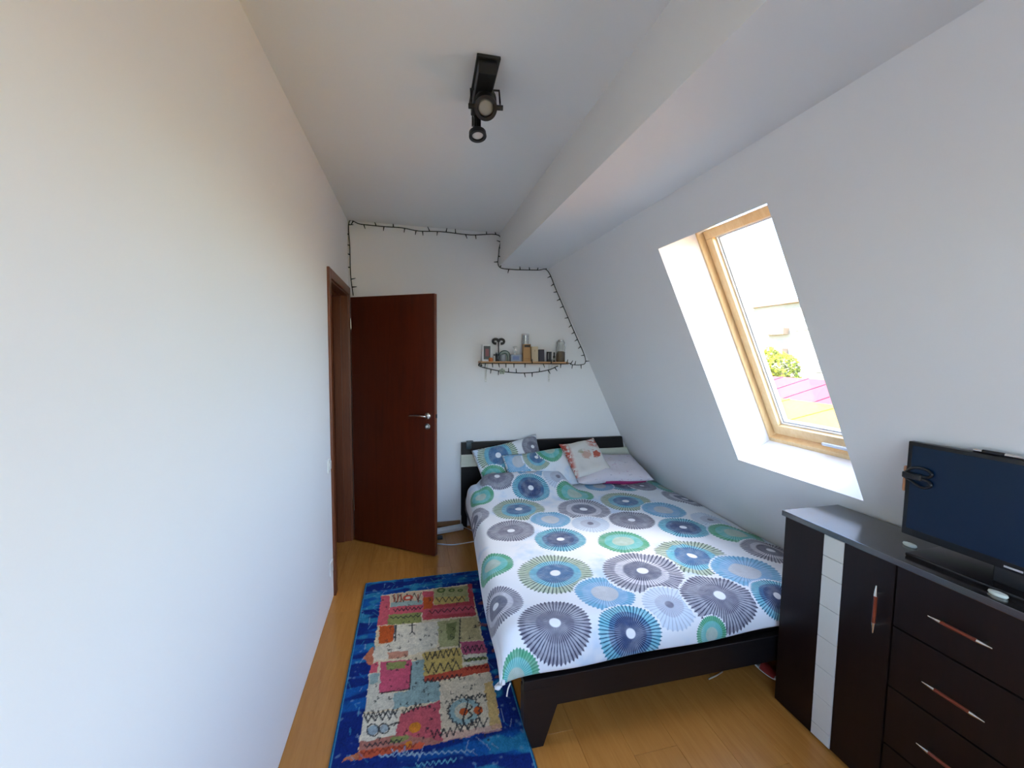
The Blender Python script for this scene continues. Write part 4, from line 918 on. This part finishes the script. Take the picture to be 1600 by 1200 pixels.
# ------------------------------------------------------------------ outside the roof window
def gbox(x0, y0, x1, y1, z0, z1): return box(B(), (x0, y0, z0), (x1, y1, z1))
GZ = -8.5
grass = bpy.data.materials.new('meadow'); grass.use_nodes = True; t = NT(grass); v = t.coord()
t.put(t.b.inputs['Base Color'], t.mix(t.noise(v, .25, 4), (.17, .17, .02), (.26, .20, .04))); t.b.inputs['Roughness'].default_value = .95; t.b.inputs['Specular IOR Level'].default_value = .05
tag(obj('ground', box(B(), (6, -60, GZ-.4), (190, 190, GZ)), grass), kind='structure')
render_w = mat('pale_render', (.34, .31, .27), .9, 0., .1); roof_r = mat('red_sheet_roof', (.32, .046, .068), .9, 0., .05); ochre = mat('ochre_roof', (.48, .215, .035), .9, 0., .05); pane_d = mat('curtained_pane', (.20, .18, .17), .4)
ab = thing('apartment_building', (64, 52, GZ), 'pale apartment building with rows of windows beyond the roof window', 'building')
AX, AY0, AY1 = 58., 26., 56.3
obj('wall', gbox(AX, AY0, AX+14, AY1, GZ, 9.9), render_w, ab); obj('roof', gbox(AX-.6, AY0-.6, AX+14.6, AY1+.6, 9.9, 10.5), mat('roof_edge', (.26, .15, .11), .8), ab)
for z in (-6.6, -3.6, -.6, 2.4, 5.6):
    for y in np.arange(AY0+2, AY1-2.5, 3.6):
        w_ = obj('window', gbox(AX-.12, y, AX+.05, y+1.9, z, z+1.7), M['white'], ab); obj('pane', gbox(AX-.16, y+.15, AX-.10, y+1.75, z+.15, z+1.55), pane_d, w_)
    obj('balcony', gbox(AX-1.1, AY1-7.2, AX, AY1-3.4, z-.5, z+.5), mat('balcony_parapet', (.28, .20, .14), .8), ab)
# trees
leafm = mat('spring_leaves', (.16, .19, .015), .9, 0., .05); bark = mat('bark', (.12, .08, .05), .9)
def tree(x, y, h, r, label, seed):
    rt = thing('tree', (x, y, GZ), label, 'tree', 'trees beyond the roof window'); rg = random.Random(seed)
    obj('trunk', cyl(B(), (x, y, GZ), (x, y, GZ+h*.6), .28, 10, .12), bark, rt)
    n = 2600; vs_, fs = [], []
    for k in range(n):
        d = V((rg.gauss(0, 1), rg.gauss(0, 1), rg.gauss(0, 1))).normalized()
        lob = 1+.28*noise.noise(d*2.3+V((seed, 0, 0)))
        p_ = V((x, y, GZ+h-r*1.15))+V((d.x*r, d.y*r, d.z*r*1.15))*lob*rg.uniform(.7, 1.0)**.5
        a = V((rg.gauss(0, 1), rg.gauss(0, 1), rg.gauss(0, 1))).normalized(); b = a.orthogonal().normalized(); s_ = rg.uniform(.16, .34); i0 = len(vs_)
        vs_ += [p_-a*s_, p_+b*s_*.6, p_+a*s_, p_-b*s_*.6]; fs.append((i0, i0+1, i0+2, i0+3))
    me = bpy.data.meshes.new('crown'); me.from_pydata([tuple(q_) for q_ in vs_], [], fs); o = link('crown', me, leafm, rt); o['kind'] = 'stuff'
tree(47, 41.0, 10.8, 3.1, 'leafy green tree in front of the pale apartment building', 2)
tree(52, 48.5, 9.4, 2.8, 'lower leafy tree at the corner of the pale apartment building', 5)
tree(56, 58.8, 13.5, 2.0, 'slim tall tree rising beside the pale apartment building', 9)
nh = thing('neighbour_house', (26, 22, GZ), 'neighbouring house with long red sheet roof', 'house')
obj('wall', gbox(21.5, 6, 30, 40, GZ, -1.15), render_w, nh)
bm = B(); prism(bm, [(21, 5.5, -1.1), (30.5, 5.5, -1.1), (25.8, 5.5, .15)], (0, 35, 0)); obj('roof', bm, roof_r, nh)
for k in range(18): obj('roof_seam', tube(B(), [(21, 6.5+k*1.9, -1.08), (25.8, 6.5+k*1.9, .17)], .04, 5), roof_r, nh)
an = thing('low_annex', (11, 6, GZ), 'low building with ochre roof in front of the red roofed house', 'house')
obj('wall', gbox(7.5, -13.5, 14, 26, GZ, -1.6), render_w, an)
bm = B(); prism(bm, [(7, -14, -1.5), (14.5, -14, -.05), (14.5, -14, -.25), (7, -14, -1.7)], (0, 40.5, 0)); obj('roof', bm, ochre, an)
for k in range(20): obj('roof_seam', tube(B(), [(7, -13+k*2, -1.49), (14.5, -13+k*2, -.04)], .03, 5), ochre, an)
